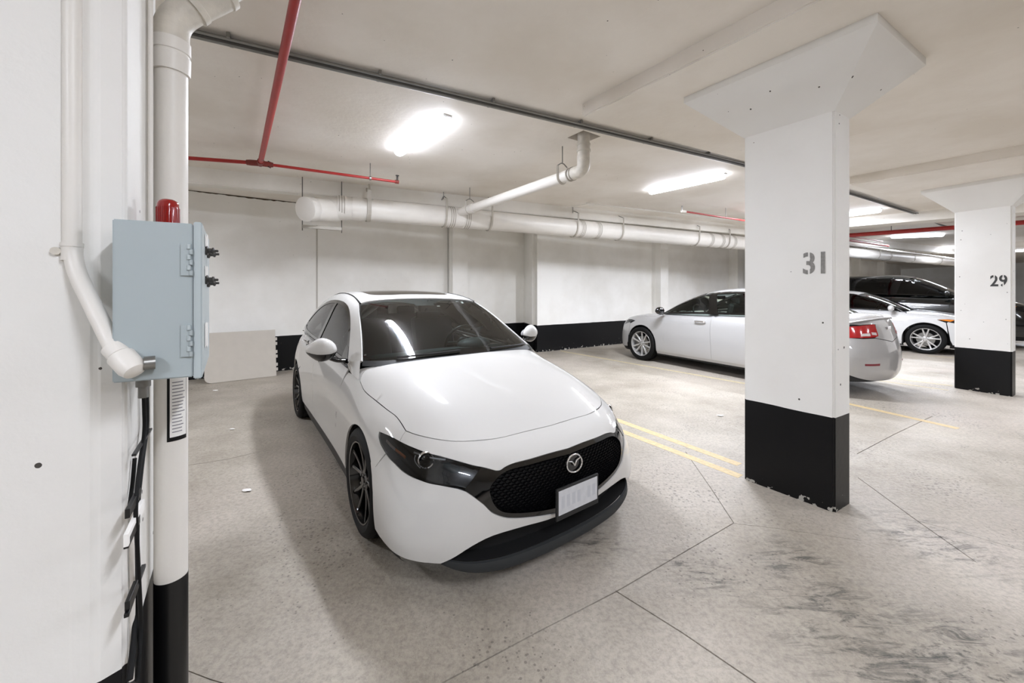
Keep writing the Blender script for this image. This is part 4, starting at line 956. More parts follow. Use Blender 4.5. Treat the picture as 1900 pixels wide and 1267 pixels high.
# --- combined lamp and grille mask, gloss black
mask = HL_U[::-1] 
mk = HL_U + GR_U[1:]; mk_l = HL_L + GR_L[1:]
GI = trace(SL, [(1057, 842), (1021, 851), (985, 861), (957, 868), (940, 874), (927, 883), (915, 897), (909, 910), (914, 930), (922, 943), (934, 951), (955, 953.5), (985, 952), (1021, 946.5), (1060, 937)])
GI[0].y = 0; GI[-1].y = 0; GI = catmull(GI, 3)
hole = GI + mir(GI)[::-1][1:-1]
gl = GR_U[::-1] + []
# frame around the grille (between the lamps) and the lamps themselves
cutU = trace(SL, [(893, 866.5)])[0]; iU = min(range(len(HL_U)), key=lambda i: (HL_U[i] - cutU).length); cutL = trace(SL, [(860, 910)])[0]; iLL = min(range(len(HL_L)), key=lambda i: (HL_L[i] - cutL).length)
fr = GR_U[::-1] + HL_U[iU:][::-1][1:] + dens([HL_U[iU], HL_L[iLL]], .02)[1:-1] + HL_L[iLL:] + GR_L[1:]
grille = panel('grille_frame', PC(), fr + mir(fr)[::-1][1:-1], BLKG, hatch, gap=.0, step=.03, off=-.006, lip=.05, holes=[hole])
for s in (1, -1):
    lp = HL_U[:iU + 1] + dens([HL_U[iU], HL_L[iLL]], .02)[1:-1] + HL_L[:iLL + 1][::-1]
    L3 = lp if s > 0 else mir(lp)
    hlm = panel('headlight', PC(), L3, LENSG, hatch, gap=.0012, off=-.003, lip=.004, step=.02)
    panel('lamp_housing', PC(), L3, mat('lamp_black', '#0a0a0b', .25), hlm, gap=.002, off=-.065, lip=0, step=.02)
    def onl(px, py, d):
        h = px_hit(SL, px, py); n = SL.bvh.find_nearest(h)[1]; n = n if n.dot(h - Vector(C0)) > 0 else -n; h = h - n * d; return Vector((h.x, h.y * -s, h.z)), Vector((n.x, n.y * -s, n.z))
    # projector with its chrome ring, turned forwards
    c, n = onl(788, 853, .016); fwd = Vector((.93, s * .34, .08)).normalized(); Mq = Matrix.Translation(c) @ fwd.to_track_quat('Z', 'Y').to_matrix().to_4x4()
    bm = bmesh.new(); lathe(bm, [(.042, -.02), (.042, .004), (.039, .009), (.034, .004), (.034, -.02)], 36, Mq); obj('projector_ring', bm, CHROME, hlm, smooth=True, angle=35)
    bm = bmesh.new(); lathe(bm, [(.033, -.012), (.031, -.006), (.025, .0), (.012, .005), (0, .006)], 30, Mq); obj('projector_lens', bm, BLKG, hlm, smooth=True, angle=40)
    bm = bmesh.new(); pts = [onl(x, y, .02)[0] for x, y in ((764, 838), (775, 841), (790, 846), (808, 849), (825, 851))]; tube(bm, catmull(pts, 4), .0035, 8, flat=(1, 1.6)); obj('light_strip', bm, mat('lamp_silver', '#b9bcc0', .25, metal=.6), hlm, smooth=True)
    bm = bmesh.new(); pts = [onl(x, y, .02)[0] for x, y in ((767, 843), (765, 852), (769, 861), (776, 868))]; tube(bm, catmull(pts, 4), .003, 8); obj('light_strip', bm, mat('lamp_silver', '#b9bcc0', .25, metal=.6), hlm, smooth=True)
    bm = bmesh.new(); pts = [onl(x, y, .012)[0] for x, y in ((714, 817), (722, 826), (731, 834), (740, 841), (749, 848))]; tube(bm, catmull(pts[:3], 4), .008, 8, flat=(.5, 1)); obj('side_marker', bm, mat('marker_grey', '#8d7f7a', .3, coat=.5), hlm, smooth=True)
    bm = bmesh.new(); tube(bm, catmull(pts[2:], 4), .009, 8, flat=(.5, 1)); obj('turn_signal', bm, AMBER, hlm, smooth=True)
# --- grille mesh: rows of small wing-shaped bars in front of a dark backing
gb = panel('grille_backing', PC(), [p for p in hole], DARKIN, grille, gap=-.01, off=-.055, lip=0, step=.04)
pr = PC(); hx = [pr.to2(p) for p in hole]
def inpoly(p, L):
    r = False
    for a, b in zip(L, L[1:] + L[:1]):
        if (a.y > p.y) != (b.y > p.y) and p.x < (b.x - a.x) * (p.y - a.y) / (b.y - a.y) + a.x: r = not r
    return r
from mathutils import geometry as _g
fx = Proj(SL, 'x'); hy = [Vector((p.y, p.z)) for p in hole]
GM = mat('grille_bar', '#0c0c0e', .18, coat=.4); bars = 0; bm = bmesh.new(); z = .30; j = 0
while z < .64:
    y = -.60 + (.016 if j % 2 else 0)
    while y < .6:
        if inpoly(Vector((y, z)), hy):
            ps = []
            for dy, dz in ((-.014, .003), (-.005, 0.0), (0, -.004), (.005, 0.0), (.014, .003)):
                c, n = fx.to3(Vector((y + dy, z + dz))); ps.append(c + Vector((-.018, 0, 0)))
            A = [[bm.verts.new(p + Vector((a, 0, b))) for p in ps] for a, b in ((.0, .002), (.004, 0), (0, -.003), (-.012, 0))]
            for q in range(4):
                for i in range(4): bm.faces.new((A[q][i], A[q][i + 1], A[(q + 1) % 4][i + 1], A[(q + 1) % 4][i]))
            bars += 1
        y += .032
    z += .0135; j += 1
gm = obj('grille_mesh', bm, GM, grille, smooth=True, angle=40); gm['kind'] = 'stuff'
# --- emblem: winged shape in an oval ring
ec = px_hit(SL, 1066, 857); ec = Vector((ec.x, 0.0, ec.z)); nE = Vector((1, 0, .12)).normalized(); upE = Vector((-.12, 0, 1)).normalized()
def E2(a, b, d=.012): return ec + Vector((0, 1, 0)) * a + upE * b + nE * d
em = empty('emblem'); em.parent = hatch
bm = bmesh.new(); tube(bm, [E2(.056 * math.cos(t) * (1 - .06 * math.sin(t)), .045 * math.sin(t)) for t in [2 * math.pi * i / 40 for i in range(40)]], .0048, 8, closed=True); obj('ring', bm, CHROME, em, smooth=True)
for s in (-1, 1):
    bm = bmesh.new(); P = catmull([E2(0, -.012), E2(s * .016, .010), E2(s * .034, .016), E2(s * .051, .022)], 6); tube(bm, P, [.0065 - .003 * i / (len(P) - 1) for i in range(len(P))], 8, flat=(1, .8)); obj('wing', bm, CHROME, em, smooth=True)
bm = bmesh.new(); vs_ = [bm.verts.new(E2(.056 * math.cos(t), .045 * math.sin(t), .004)) for t in [2 * math.pi * i / 40 for i in range(40)]]; bm.faces.new(vs_); obj('backing', bm, BLKG, em)
# --- licence plate
pc_ = px_hit(SL, 1064, 917); xk = pc_.x + .028; pe = empty('licence_plate'); pe.parent = hatch; zc_ = pc_.z
bm = bmesh.new(); box(bm, (xk, 0, zc_), (.012, .315, .165), bevel=.003); obj('plate_frame', bm, BLKP, pe)
bm = bmesh.new(); box(bm, (xk + .007, 0, zc_ + .008), (.003, .29, .125), bevel=.001); obj('plate', bm, mat('plate_white', '#c9cacd', .5, var=.1, grain=30), pe)
bm = bmesh.new()
for k in range(7):
    if k == 4: continue
    box(bm, (xk + .0088, -.115 + k * .0385, zc_ + .008), (.0006, .022, .062))
o = obj('plate_print', bm, mat('plate_blur', '#babcc1', .6), pe); o['kind'] = 'stuff'
# --- lower intake and lip
lipc = trace(SL, [(1075, 975)])  # kept only as a check
def lip_plan(t): return catmull([(.868, 0, 0), (.862, .2, 0), (.835, .42, 0), (.78, .58, 0), (.70, .69, 0), (.62, .745, 0)], 6)
LPN = catmull([(.868, 0, 0), (.862, .2, 0), (.835, .42, 0), (.785, .58, 0), (.72, .67, 0), (.64, .735, 0)], 6)
full = LPN + [Vector((p.x, -p.y, 0)) for p in LPN[1:]]; full = [Vector((p.x, -p.y, 0)) for p in LPN[::-1]] + LPN[1:]
bm = bmesh.new(); rows = []
for p in full:
    k = min(1, abs(p.y) / .735); rz_ = .115 + .085 * k ** 5; th_ = .062 * (1 - .75 * k ** 6)
    rows.append([bm.verts.new((p.x + a * (1 - .3 * k), p.y * (1 + b_), rz_ + c)) for a, b_, c in ((-.05, 0, -.0), (.0, 0, -.004), (.012, 0, .012), (.004, 0, th_ * .8), (-.014, 0, th_ * .86))])
for A, B in zip(rows, rows[1:]):
    for i in range(4): bm.faces.new((A[i], A[i + 1], B[i + 1], B[i]))
obj('front_lip', bm, GRYP, hatch, smooth=True, angle=50)
bm = bmesh.new(); rows = []
for p in full:
    k = min(1, abs(p.y) / .735); rz_ = .115 + .085 * k ** 5; th_ = .062 * (1 - .75 * k ** 6)
    rows.append([bm.verts.new((p.x - .014, p.y, rz_ + th_ * .86)), bm.verts.new((p.x - .10, p.y * .97, rz_ + th_ * .9)), bm.verts.new((p.x - .10, p.y * .97, .36))])
for A, B in zip(rows, rows[1:]): bm.faces.new((A[0], B[0], B[1], A[1])); bm.faces.new((A[1], B[1], B[2], A[2]))
obj('lower_intake', bm, DARKIN, hatch)
# --- sides
Y_ = .86
DB = [(-.76, .90), (-.80, .955)]
belt = catmull(xz([(-.40, .885), (-.62, .905), (-1.0, .935), (-1.6, .965), (-2.1, .985), (-2.55, 1.01)]), 4)
doorf = [(-.80, .20), (-.80, .30), (-.745, .45), (-.70, .60), (-.66, .75), (-.625, .905)]
doorm = [(-1.76, .20), (-1.76, .45), (-1.745, .70), (-1.72, .968)]
doorr = [(-2.33, .27), (-2.335, .48), (-2.40, .62), (-2.55, .76), (-2.66, .90), (-2.68, 1.0)]
SW = [(.0, 0)]
def side(name, P, m, s, **k): return panel(name, Proj(SL, 'y', sgn=s), [Vector((p[0], .86 * s, p[1])) for p in P], m, hatch, **k)
zbot = .275
for s in (-1, 1):
    # fender: lamp tip, arch, door line, hood side
    ft = [HL_L[i] for i in range(0, iL + 1)]
    hs_ = [HF[0]] + catmull(hside + [HF[0]], 4)[1:-1][::-1] + hrear[16:][::-1]
    fl = [j2, j1] + [p for p in arcxz(*AF, 34, 176, 34)] + [Vector((-.41, .87, zbot)), Vector((-.80, .86, zbot))] + xz([(-.745, .45), (-.70, .60), (-.66, .75), (-.625, .925), (-.56, .928)]) + [Vector((-.46, .765, .965))]
    fl = fl + hs_[::-1] + dens([HF[0], HL_U[iA]], .02)[1:-1] + HL_U[:iA + 1][::-1] + HL_L[1:iL]
    L3 = [Vector((p.x, p.y * s, p.z)) for p in fl]
    panel('front_fender', Proj(SL, 'c', (-.05, s * .25, .45)), L3, PAINT, hatch, gap=.0016, step=.03)
    fd = [(-.80, zbot), (-.745, .45), (-.70, .60), (-.66, .75), (-.625, .90), (-.62, .945), (-1.0, .975), (-1.4, .995), (-1.72, 1.01), (-1.745, .70), (-1.76, .45), (-1.76, zbot)]
    d1 = side('front_door', fd, PAINT, s)
    rd = [(-1.76, zbot), (-1.76, .45), (-1.745, .70), (-1.72, 1.01), (-2.1, 1.025), (-2.66, 1.04), (-2.62, .90), (-2.55, .78), (-2.42, .64)] + [(p.x, p.z) for p in arcxz(*AR, 32, 8, 8)] + [(-2.35, zbot)]
    rd = [(-1.76, zbot), (-1.76, .45), (-1.745, .70), (-1.72, 1.01), (-2.1, 1.025), (-2.66, 1.04), (-2.62, .90), (-2.52, .76), (-2.43, .66)] + [(p.x, p.z) for p in arcxz(AR[0], AR[1], AR[2] + .0, 50, 0, 14)] + [(-2.40, zbot)]
    d2 = side('rear_door', rd, PAINT, s)
    ql = [(p[0], p[1]) for p in ((-2.43, .66), (-2.52, .76), (-2.62, .90), (-2.66, 1.04), (-2.95, 1.03), (-3.15, .98), (-3.30, .90))]
    qd = ql + [(-3.36, .75), (-3.385, .60), (-3.37, .40), (-3.33, .25), (-3.14, .22)] + [(p.x, p.z) for p in arcxz(*AR, 188, 52, 34)]
    side('rear_quarter', qd, PAINT, s, gap=.001)
    sk = [(-.405, .285), (-.80, .275), (-1.5, .275), (-2.35, .285), (-2.35, .20), (-1.5, .165), (-.8, .165), (-.385, .20)]
    side('side_skirt', sk, BLKP, s, off=-.004)
    for (hx_, hz) in ((-1.55, .862), (-2.30, .93)):
        d = d1 if hx_ > -2 else d2
        hp, hn = Proj(SL, 'y', sgn=s).to3(Vector((hx_, hz))); bm = bmesh.new()
        P = catmull([hp + hn * .002 + Vector((.10, 0, -.004)), hp + hn * .03 + Vector((.07, 0, 0)), hp + hn * .038, hp + hn * .03 + Vector((-.08, 0, .004)), hp + hn * .002 + Vector((-.115, 0, .004))], 5); tube(bm, P, .011, 10, flat=(1.2, .8)); obj('door_handle', bm, PAINT, d, smooth=True)
        bm = bmesh.new(); lathe(bm, [(0, .001), (.03, .0012), (.034, 0)], 20, Matrix.Translation(hp + Vector((.03, 0, 0))) @ hn.to_track_quat('Z', 'Y').to_matrix().to_4x4() @ Matrix.Diagonal((1, .9, 1, 1))); obj('handle_recess', bm, BLKP, d, smooth=True)
# tail: closed off plainly, it faces the wall
inner_shell('inner_body', SL, DARKIN, hatch, lambda c: not (abs(c.y) > .55 and ((c.x - AF[0]) ** 2 + (c.z - AF[1]) ** 2 < .40 ** 2 or (c.x - AR[0]) ** 2 + (c.z - AR[1]) ** 2 < .41 ** 2)) and not (c.x > .5 and c.z < .68) and not (c.x > .10 and .47 < c.z < .72) and not (c.z > .86 and c.x < -.5 and abs(c.y) < .7), off=-.016)
tb = [SL.near(p) for p in ((-3.32, .70, .90), (-3.38, .74, .75), (-3.40, .77, .60), (-3.40, .77, .40), (-3.38, .74, .25))]
tb2 = tb + [Vector((-3.5, 0, .25))]; tg = tb + mir(tb)[::-1]; panel('tailgate', Proj(SL, 'c', (-2.9, 0, .6), back=True), tg, PAINT, hatch, step=.05)
# wheel wells
for cx, r in ((AF[0], .345), (AR[0], .36)):
    for s in (-1, 1):
        bm = bmesh.new(); A = [[bm.verts.new((cx + r * math.cos(t), y * s, .318 + r * math.sin(t))) for t in [math.radians(-20 + 220 * i / 20) for i in range(21)]] for y in (.845, .60)]
        for i in range(20): bm.faces.new((A[0][i], A[0][i + 1], A[1][i + 1], A[1][i]))
        bm.faces.new(A[1]); obj('wheel_well', bm, BLKP, hatch)
four_wheels(hatch, (-.065, -2.785), .782, .318, .20, 'black', mat('rim_black', '#0a0a0b', .18, coat=.6), STEEL, .236)
bm = bmesh.new(); box(bm, (-1.35, 0, .20), (3.9, 1.2, .06)); obj('underbody', bm, DARKIN, hatch)
# --- greenhouse
WE = catmull([Vector(p) for p in ((-.47, .742, .985), (-.50, .735, 1.01), (-.68, .69, 1.12), (-.86, .652, 1.225), (-1.02, .62, 1.307), (-1.15, .585, 1.368))], 5)    # windscreen edge
WBc = catmull([Vector(p) for p in ((-.30, 0, .985), (-.31, .25, .985), (-.345, .5, .985), (-.40, .66, .985), (-.47, .742, .985))], 6)
WTc = catmull([Vector(p) for p in ((-1.24, 0, 1.405), (-1.235, .25, 1.40), (-1.205, .45, 1.388), (-1.15, .585, 1.368))], 6)
n_u, n_v = 16, 14
def lerp_poly(P, t):
    k = t * (len(P) - 1); i = min(int(k), len(P) - 2); return P[i].lerp(P[i + 1], k - i)
def ws(u, v):      # u 0 centre..1 edge, v 0 base..1 top ; Coons patch with a slight crown
    cc = WBc[0].lerp(WTc[0], v) + Vector((.035, 0, .03)) * math.sin(math.pi * v)
    b, t, e = lerp_poly(WBc, u), lerp_poly(WTc, u), lerp_poly(WE, v)
    return b * (1 - v) + t * v + cc * (1 - u) + e * u - (WBc[0] * (1 - u) * (1 - v) + WBc[-1] * u * (1 - v) + WTc[0] * (1 - u) * v + WTc[-1] * u * v)
def wsp(u, v, off=0): p = ws(abs(u), v); return Vector((p.x - off * .8, p.y * (1 if u >= 0 else -1), p.z - off))
def patch(name, u0, u1, v0, v1, m, parent, off=0, nu=28, nv=14):
    bm = bmesh.new(); G = [[bm.verts.new(wsp(u0 + (u1 - u0) * i / nu, v0 + (v1 - v0) * j / nv, off)) for i in range(nu + 1)] for j in range(nv + 1)]
    for A, B in zip(G, G[1:]):
        for i in range(nu): bm.faces.new((A[i], A[i + 1], B[i + 1], B[i]))
    return obj(name, bm, m, parent, smooth=True)
wsh = patch('windshield', -1, 1, 0, 1, WSG, hatch)
FRIT = mat('glass_frit', '#0c0d0e', .5)
for nm, a in (('frit_band', (-1, 1, -.0, .085)), ('frit_band', (-1, 1, .955, 1)), ('frit_band', (-1, -.955, 0, 1)), ('frit_band', (.955, 1, 0, 1))): patch(nm, *a, FRIT, wsh, off=.003)
# dark triangle behind the mirror mount and camera housing
bm = bmesh.new(); G = [[bm.verts.new(wsp(u * (.34 - .20 * min(1, (1 - v) / .12)), v, .004)) for u in [-1 + 2 * i / 10 for i in range(11)]] for v in [.84 + .16 * j / 8 for j in range(9)]]
for A, B in zip(G, G[1:]):
    for i in range(10): bm.faces.new((A[i], A[i + 1], B[i + 1], B[i]))
obj('sensor_housing', bm, FRIT, wsh)
for (u, v, w_, h_) in ((.17, .82, .03, .012), (.62, .93, .022, .03), (.55, .955, .03, .012)):
    c = wsp(u, v, .004); bm = bmesh.new(); box(bm, (0, 0, 0), (.001, w_, h_), M=Matrix.Translation(c) @ Matrix.Rotation(-1.0, 4, 'Y')); obj('sticker', bm, PAPER, wsh)
# cowl under the windscreen
bm = bmesh.new(); A = [wsp(-1 + 2 * i / 30, 0) for i in range(31)]; R1 = [bm.verts.new(p + Vector((.0, 0, .002))) for p in A]; R2 = [bm.verts.new(Vector((p.x + .07 * (1 - .5 * abs(p.y) / .74), p.y * 1.02, p.z - .03))) for p in A]
for i in range(30): bm.faces.new((R1[i], R1[i + 1], R2[i + 1], R2[i]))
obj('cowl', bm, BLKP, hatch, smooth=True)
for s in (-.55, .25):
    bm = bmesh.new(); P = [wsp(s + .5 * i / 8, .03 + .01 * i / 8, -.012) for i in range(9)]; tube(bm, P, .007, 6); obj('wiper', bm, BLKP, hatch)
# window outline on the side (x, z)
PT = [Proj(ST, 'y', sgn=s) for s in (-1, 1)]
DLO = catmull([(-.66, 0, .925), (-.83, 0, 1.08), (-1.02, 0, 1.225), (-1.20, 0, 1.325), (-1.38, 0, 1.375), (-1.60, 0, 1.395), (-1.85, 0, 1.395), (-2.08, 0, 1.375), (-2.30, 0, 1.335), (-2.52, 0, 1.265), (-2.68, 0, 1.18), (-2.72, 0, 1.11), (-2.66, 0, 1.055), (-2.50, 0, 1.028)], 4)
DLO2 = [(p.x, p.z) for p in DLO] + [(-2.1, 1.005), (-1.6, .985), (-1.1, .957)]
for k, s in enumerate((-1, 1)):
    pr = PT[k]
    V3 = lambda P: [Vector((x, .75 * s, z)) for x, z in P]
    # roof rail + C pillar: everything outside the windows up to the roof ditch
    we = [Vector((p.x, p.y * s, p.z)) for p in WE]
    def insetl(P, d):
        c = Vector((sum(p[0] for p in P) / len(P), sum(p[1] for p in P) / len(P))); o = []
        Q = [Vector(p) for p in P]; ar = sum(a.x * b.y - b.x * a.y for a, b in zip(Q, Q[1:] + Q[:1])); g_ = 1 if ar > 0 else -1
        for i, p in enumerate(Q):
            t = (Q[(i + 1) % len(Q)] - Q[i - 1]).normalized(); o.append(p + Vector((-t.y, t.x)) * g_ * d)
        return [(p.x, p.y) for p in o]
    fr_in = insetl(DLO2, .028)
    wf = panel('window_frame', pr, V3(DLO2), BLKG, hatch, off=.001, lip=.01, gap=.0, step=.03, holes=[V3(fr_in)])
    px_ = lambda x, L: x
    mid = -1.79
    fg = [p for p in fr_in if p[0] > mid + .015]; rg = [p for p in fr_in if p[0] < mid - .09]
    panel('side_window', pr, V3(fr_in), SIDEG, hatch, off=-.004, lip=0, gap=-.004, step=.05)
    panel('door_pillar', pr, V3([(-1.70, 1.40), (-1.62, 1.38), (-1.735, .985), (-1.83, .985)]), BLKG, hatch, off=.001, lip=.006, step=.03)
    panel('mirror_base', pr, V3([(-.67, .93), (-.80, 1.05), (-.86, 1.06), (-.86, .945)]), BLKG, hatch, off=.002, lip=.006, step=.03)
    bm = bmesh.new(); P = [pr.to3(Vector(q_))[0] + Vector((0, s * .006, 0)) for q_ in [(-.66, .922), (-1.1, .95), (-1.6, .978), (-2.1, .998), (-2.5, 1.02)]]; tube(bm, catmull(P, 4), .006, 8, flat=(.6, 1.6)); obj('window_trim', bm, mat('trim_grey', '#77797a', .3), hatch, smooth=True)
    rail = [Vector((p.x + .01, p.y + .012, p.z)) for p in WE[1:]] + catmull([Vector(p) for p in ((-1.17, .588, 1.374), (-1.40, .575, 1.43), (-1.65, .565, 1.458), (-2.0, .56, 1.468), (-2.4, .55, 1.435), (-2.75, .54, 1.36), (-3.05, .50, 1.27), (-3.28, .42, 1.17), (-3.37, .38, 1.09))], 4)
    rail = [Vector((p.x, p.y * s, p.z)) for p in rail]
    low_ = [Vector((x, y * s, z)) for x, y, z in ((-3.41, .59, .94), (-3.28, .72, .965), (-3.0, .79, 1.0), (-2.66, .82, 1.035))]
    dl3 = [Vector((p.x, .75 * s, p.z)) for p in DLO]
    # the pillar patch is charted from inside so that roof and side meet in one sheet
    pc2 = Proj(ST, 'c', (-1.7, 0, .75))
    dl_s = [pr.to3(Vector((p.x, p.z)))[0] for p in DLO]
    lw = [ST.near(p) for p in low_]; st0 = pr.to3(Vector((-.56, .925)))[0]
    loop = [ST.near(p) for p in rail] + lw + [pr.to3(Vector((-2.50, 1.0)))[0]] + dl_s[::-1] + [st0]
    panel('roof_rail', pc2, loop, PAINT, hatch, gap=.0, lip=.014, step=.03)
    # mirror
    mr = empty('side_mirror'); mr.parent = hatch
    mc = Vector((-.68, s * .972, 1.055)); bm = bmesh.new()
    bmesh.ops.create_uvsphere(bm, u_segments=28, v_segments=16, radius=1)
    for v in bm.verts:
        x, y, z = v.co; tape = 1 - .50 * max(0, y) ** 1.6
        v.co = Vector((mc.x + (x * .075 if x > 0 else x * .035) * tape - .03 * (y + 1) * .5, mc.y + s * y * .102, mc.z + z * .088 * tape + .006 * y)) 
        if z < 0: v.co.z = mc.z + z * .06 * tape
    bmesh.ops.bisect_plane(bm, geom=list(bm.verts) + list(bm.edges) + list(bm.faces), plane_co=(mc.x, mc.y, mc.z - .022), plane_no=(0.05, 0, 1), clear_inner=True)
    obj('mirror_cap', bm, PAINT, mr, smooth=True, angle=60)
    bm = bmesh.new(); bmesh.ops.create_uvsphere(bm, u_segments=28, v_segments=16, radius=1)
    for v in bm.verts:
        x, y, z = v.co; tape = 1 - .50 * max(0, y) ** 1.6
        v.co = Vector((mc.x + (x * .070 if x > 0 else x * .033) * tape - .03 * (y + 1) * .5, mc.y + s * y * .100, mc.z + z * (.078 if z > 0 else .080) * tape - .004))
    obj('mirror_housing', bm, BLKG, mr, smooth=True)
    bm = bmesh.new(); tube(bm, catmull([Vector((-.74, s * .80, .955)), Vector((-.735, s * .86, .965)), Vector((-.72, s * .92, .995)), mc + Vector((-.01, -.03 * s, -.03))], 5), .032, 14, flat=(1.2, .55)); obj('mirror_arm', bm, BLKG, mr, smooth=True)
    bm = bmesh.new(); 
    lathe(bm, [(0, 0), (1, 0)], 28, Matrix.Translation(mc + Vector((-.052, 0, -.002))) @ Matrix.Rotation(math.pi / 2, 4, 'Y') @ Matrix.Diagonal((.05, .095, 1, 1))); obj('mirror_glass', bm, CHROME, mr)
for k, s in enumerate((-1, 1)):
    yq = lambda x, z, S: Proj(S, 'y', sgn=s).to3(Vector((x, z)))[0]
    a_, b_ = yq(-.66, .93, ST), Vector((WE[0].x + .01, (WE[0].y + .016) * s, WE[0].z)); c_ = Vector((hrear[-1].x - .01, hrear[-1].y * s, hrear[-1].z + .004)); d_ = yq(-.56, .90, SL); e_ = yq(-.44, .87, SL)
    bm = bmesh.new(); o_ = Vector((0, .004 * s, .004)); n_ = 8; R0 = [a_.lerp(d_, i / n_) for i in range(n_ + 1)]; R1 = [b_.lerp(c_, i / n_) for i in range(n_ + 1)]; G = []
    for j in range(7):
        t = j / 6; G.append([bm.verts.new(p.lerp(q, t) + o_ + Vector((0, .014 * s, .010)) * math.sin(math.pi * t)) for p, q in zip(R0, R1)])
    for A, B in zip(G, G[1:]):
        for i in range(n_): bm.faces.new((A[i], A[i + 1], B[i + 1], B[i]))
    obj('cowl_corner', bm, PAINT, hatch, smooth=True)
# roof skin and sunroof
rl_ = catmull([Vector(p) for p in ((-1.16, .573, 0), (-1.40, .562, 0), (-1.65, .552, 0), (-2.0, .547, 0), (-2.4, .537, 0), (-2.75, .525, 0), (-2.98, .50, 0))], 4)
fr_ = [Vector((p.x - .006, p.y, 0)) for p in WTc[:-1]]
half = fr_ + rl_ + [Vector((-3.02, .25, 0)), Vector((-3.03, 0, 0))]
sun = catmull([Vector(p) for p in ((-1.40, .02, 0), (-1.395, .3, 0), (-1.44, .40, 0), (-1.56, .425, 0), (-2.05, .42, 0), (-2.14, .38, 0), (-2.16, 0.02, 0))], 4)
sunl = sun + mir(sun)[::-1]
panel('roof', Proj(ST, 'z'), half + mir(half)[::-1][1:-1], PAINT, hatch, gap=.001, step=.05, holes=[sunl])
panel('sunroof', Proj(ST, 'z'), sunl, ROOFG, hatch, gap=.004, off=-.001, step=.05)
for s in (-1, 1):
    bm = bmesh.new(); P = [ST.near((p.x, (p.y + .006) * s, 1.4)) + Vector((0, 0, .001)) for p in rl_]; P = [Proj(ST, 'z').to3(Vector((p.x, (p.y + .006) * s)))[0] for p in rl_]; tube(bm, P, .007, 6); obj('roof_molding', bm, BLKP, hatch, smooth=True)
rw = [Vector(p) for p in ((-3.04, 0, 0), (-3.03, .25, 0), (-3.0, .47, 0), (-3.2, .42, 0), (-3.34, .36, 0), (-3.345, 0, 0))]
panel('rear_window', Proj(ST, 'z'), rw + mir(rw)[::-1][1:-1], SIDEG, hatch, gap=.001)
bm = bmesh.new(); P = Proj(ST, 'z').to3(Vector((-2.75, 0)))[0]; tube(bm, [P + Vector((0, 0, -.005)), P + Vector((-.05, 0, .03)), P + Vector((-.10, 0, .045))], [.02, .012, .004], 10, flat=(.5, 1.2)); obj('antenna_fin', bm, PAINT, hatch, smooth=True)
# --- interior
bm = bmesh.new(); prof = [(-.38, .955), (-.55, .97), (-.80, .975), (-.90, .95), (-.93, .85), (-.90, .70)]; A = [[bm.verts.new((x, y, z - .012 * abs(y) / .7)) for x, z in prof] for y in [-.71 + 1.42 * i / 12 for i in range(13)]]
for P, Q in zip(A, A[1:]):
    for i in range(len(prof) - 1): bm.faces.new((P[i], P[i + 1], Q[i + 1], Q[i]))
obj('dashboard', bm, DASH, hatch, smooth=True, angle=50)
bm = bmesh.new(); bmesh.ops.create_uvsphere(bm, u_segments=24, v_segments=12, radius=1, matrix=Matrix.Translation((-.80, .37, .985)) @ Matrix.Diagonal((.11, .17, .06, 1))); obj('instrument_hood', bm, DASH, hatch, smooth=True)
bm = bmesh.new(); Ms = Matrix.Translation((-1.04, .37, .98)) @ Matrix.Rotation(math.radians(-66), 4, 'Y'); tube(bm, [Ms @ Vector((.178 * math.cos(t), .178 * math.sin(t), 0)) for t in [2 * math.pi * i / 40 for i in range(40)]], .014, 10, closed=True)
SPK = 0 if (Ms @ Vector((1, 0, 0))).z < (Ms @ Vector((-1, 0, 0))).z else math.pi
sw_ = obj('steering_wheel', bm, mat('wheel_leather', '#151617', .4), hatch, smooth=True)
for a in (math.pi / 2, -math.pi / 2, SPK):
    bm = bmesh.new(); tube(bm, [Ms @ Vector((.03 * math.cos(a), .03 * math.sin(a), -.01)), Ms @ Vector((.172 * math.cos(a), .172 * math.sin(a), 0))], .014, 8); obj('wheel_spoke', bm, mat('wheel_leather', '#151617', .4), sw_)
bm = bmesh.new(); lathe(bm, [(0, .012), (.05, .008), (.062, -.01), (.05, -.03), (0, -.03)], 24, Ms); obj('wheel_hub', bm, mat('wheel_leather', '#151617', .4), sw_, smooth=True)
for y in (-.37, .37):
    st = empty('seat'); st.parent = hatch
    bm = bmesh.new(); box(bm, (-1.42, y, .60), (.52, .50, .20), bevel=.06); obj('seat_cushion', bm, SEATM, st, smooth=True, angle=40)
    bm = bmesh.new(); box(bm, (0, 0, 0), (.14, .48, .62), M=Matrix.Translation((-1.70, y, .90)) @ Matrix.Rotation(math.radians(-16), 4, 'Y'), bevel=.05); obj('seat_back', bm, SEATM, st, smooth=True, angle=40)
    bm = bmesh.new(); box(bm, (0, 0, 0), (.09, .26, .17), M=Matrix.Translation((-1.82, y, 1.26)) @ Matrix.Rotation(math.radians(-10), 4, 'Y'), bevel=.035); obj('headrest', bm, SEATM, st, smooth=True, angle=40)
st = empty('rear_seat'); st.parent = hatch
bm = bmesh.new(); box(bm, (-2.25, 0, .62), (.5, 1.25, .2), bevel=.05); obj('seat_cushion', bm, SEATM, st, smooth=True, angle=40)
bm = bmesh.new(); box(bm, (0, 0, 0), (.14, 1.28, .58), M=Matrix.Translation((-2.52, 0, .92)) @ Matrix.Rotation(math.radians(-22), 4, 'Y'), bevel=.05); obj('seat_back', bm, SEATM, st, smooth=True, angle=40)
for y in (-.4, .4):
    bm = bmesh.new(); box(bm, (-2.66, y, 1.22), (.08, .24, .14), bevel=.03); obj('headrest', bm, SEATM, st, smooth=True, angle=40)
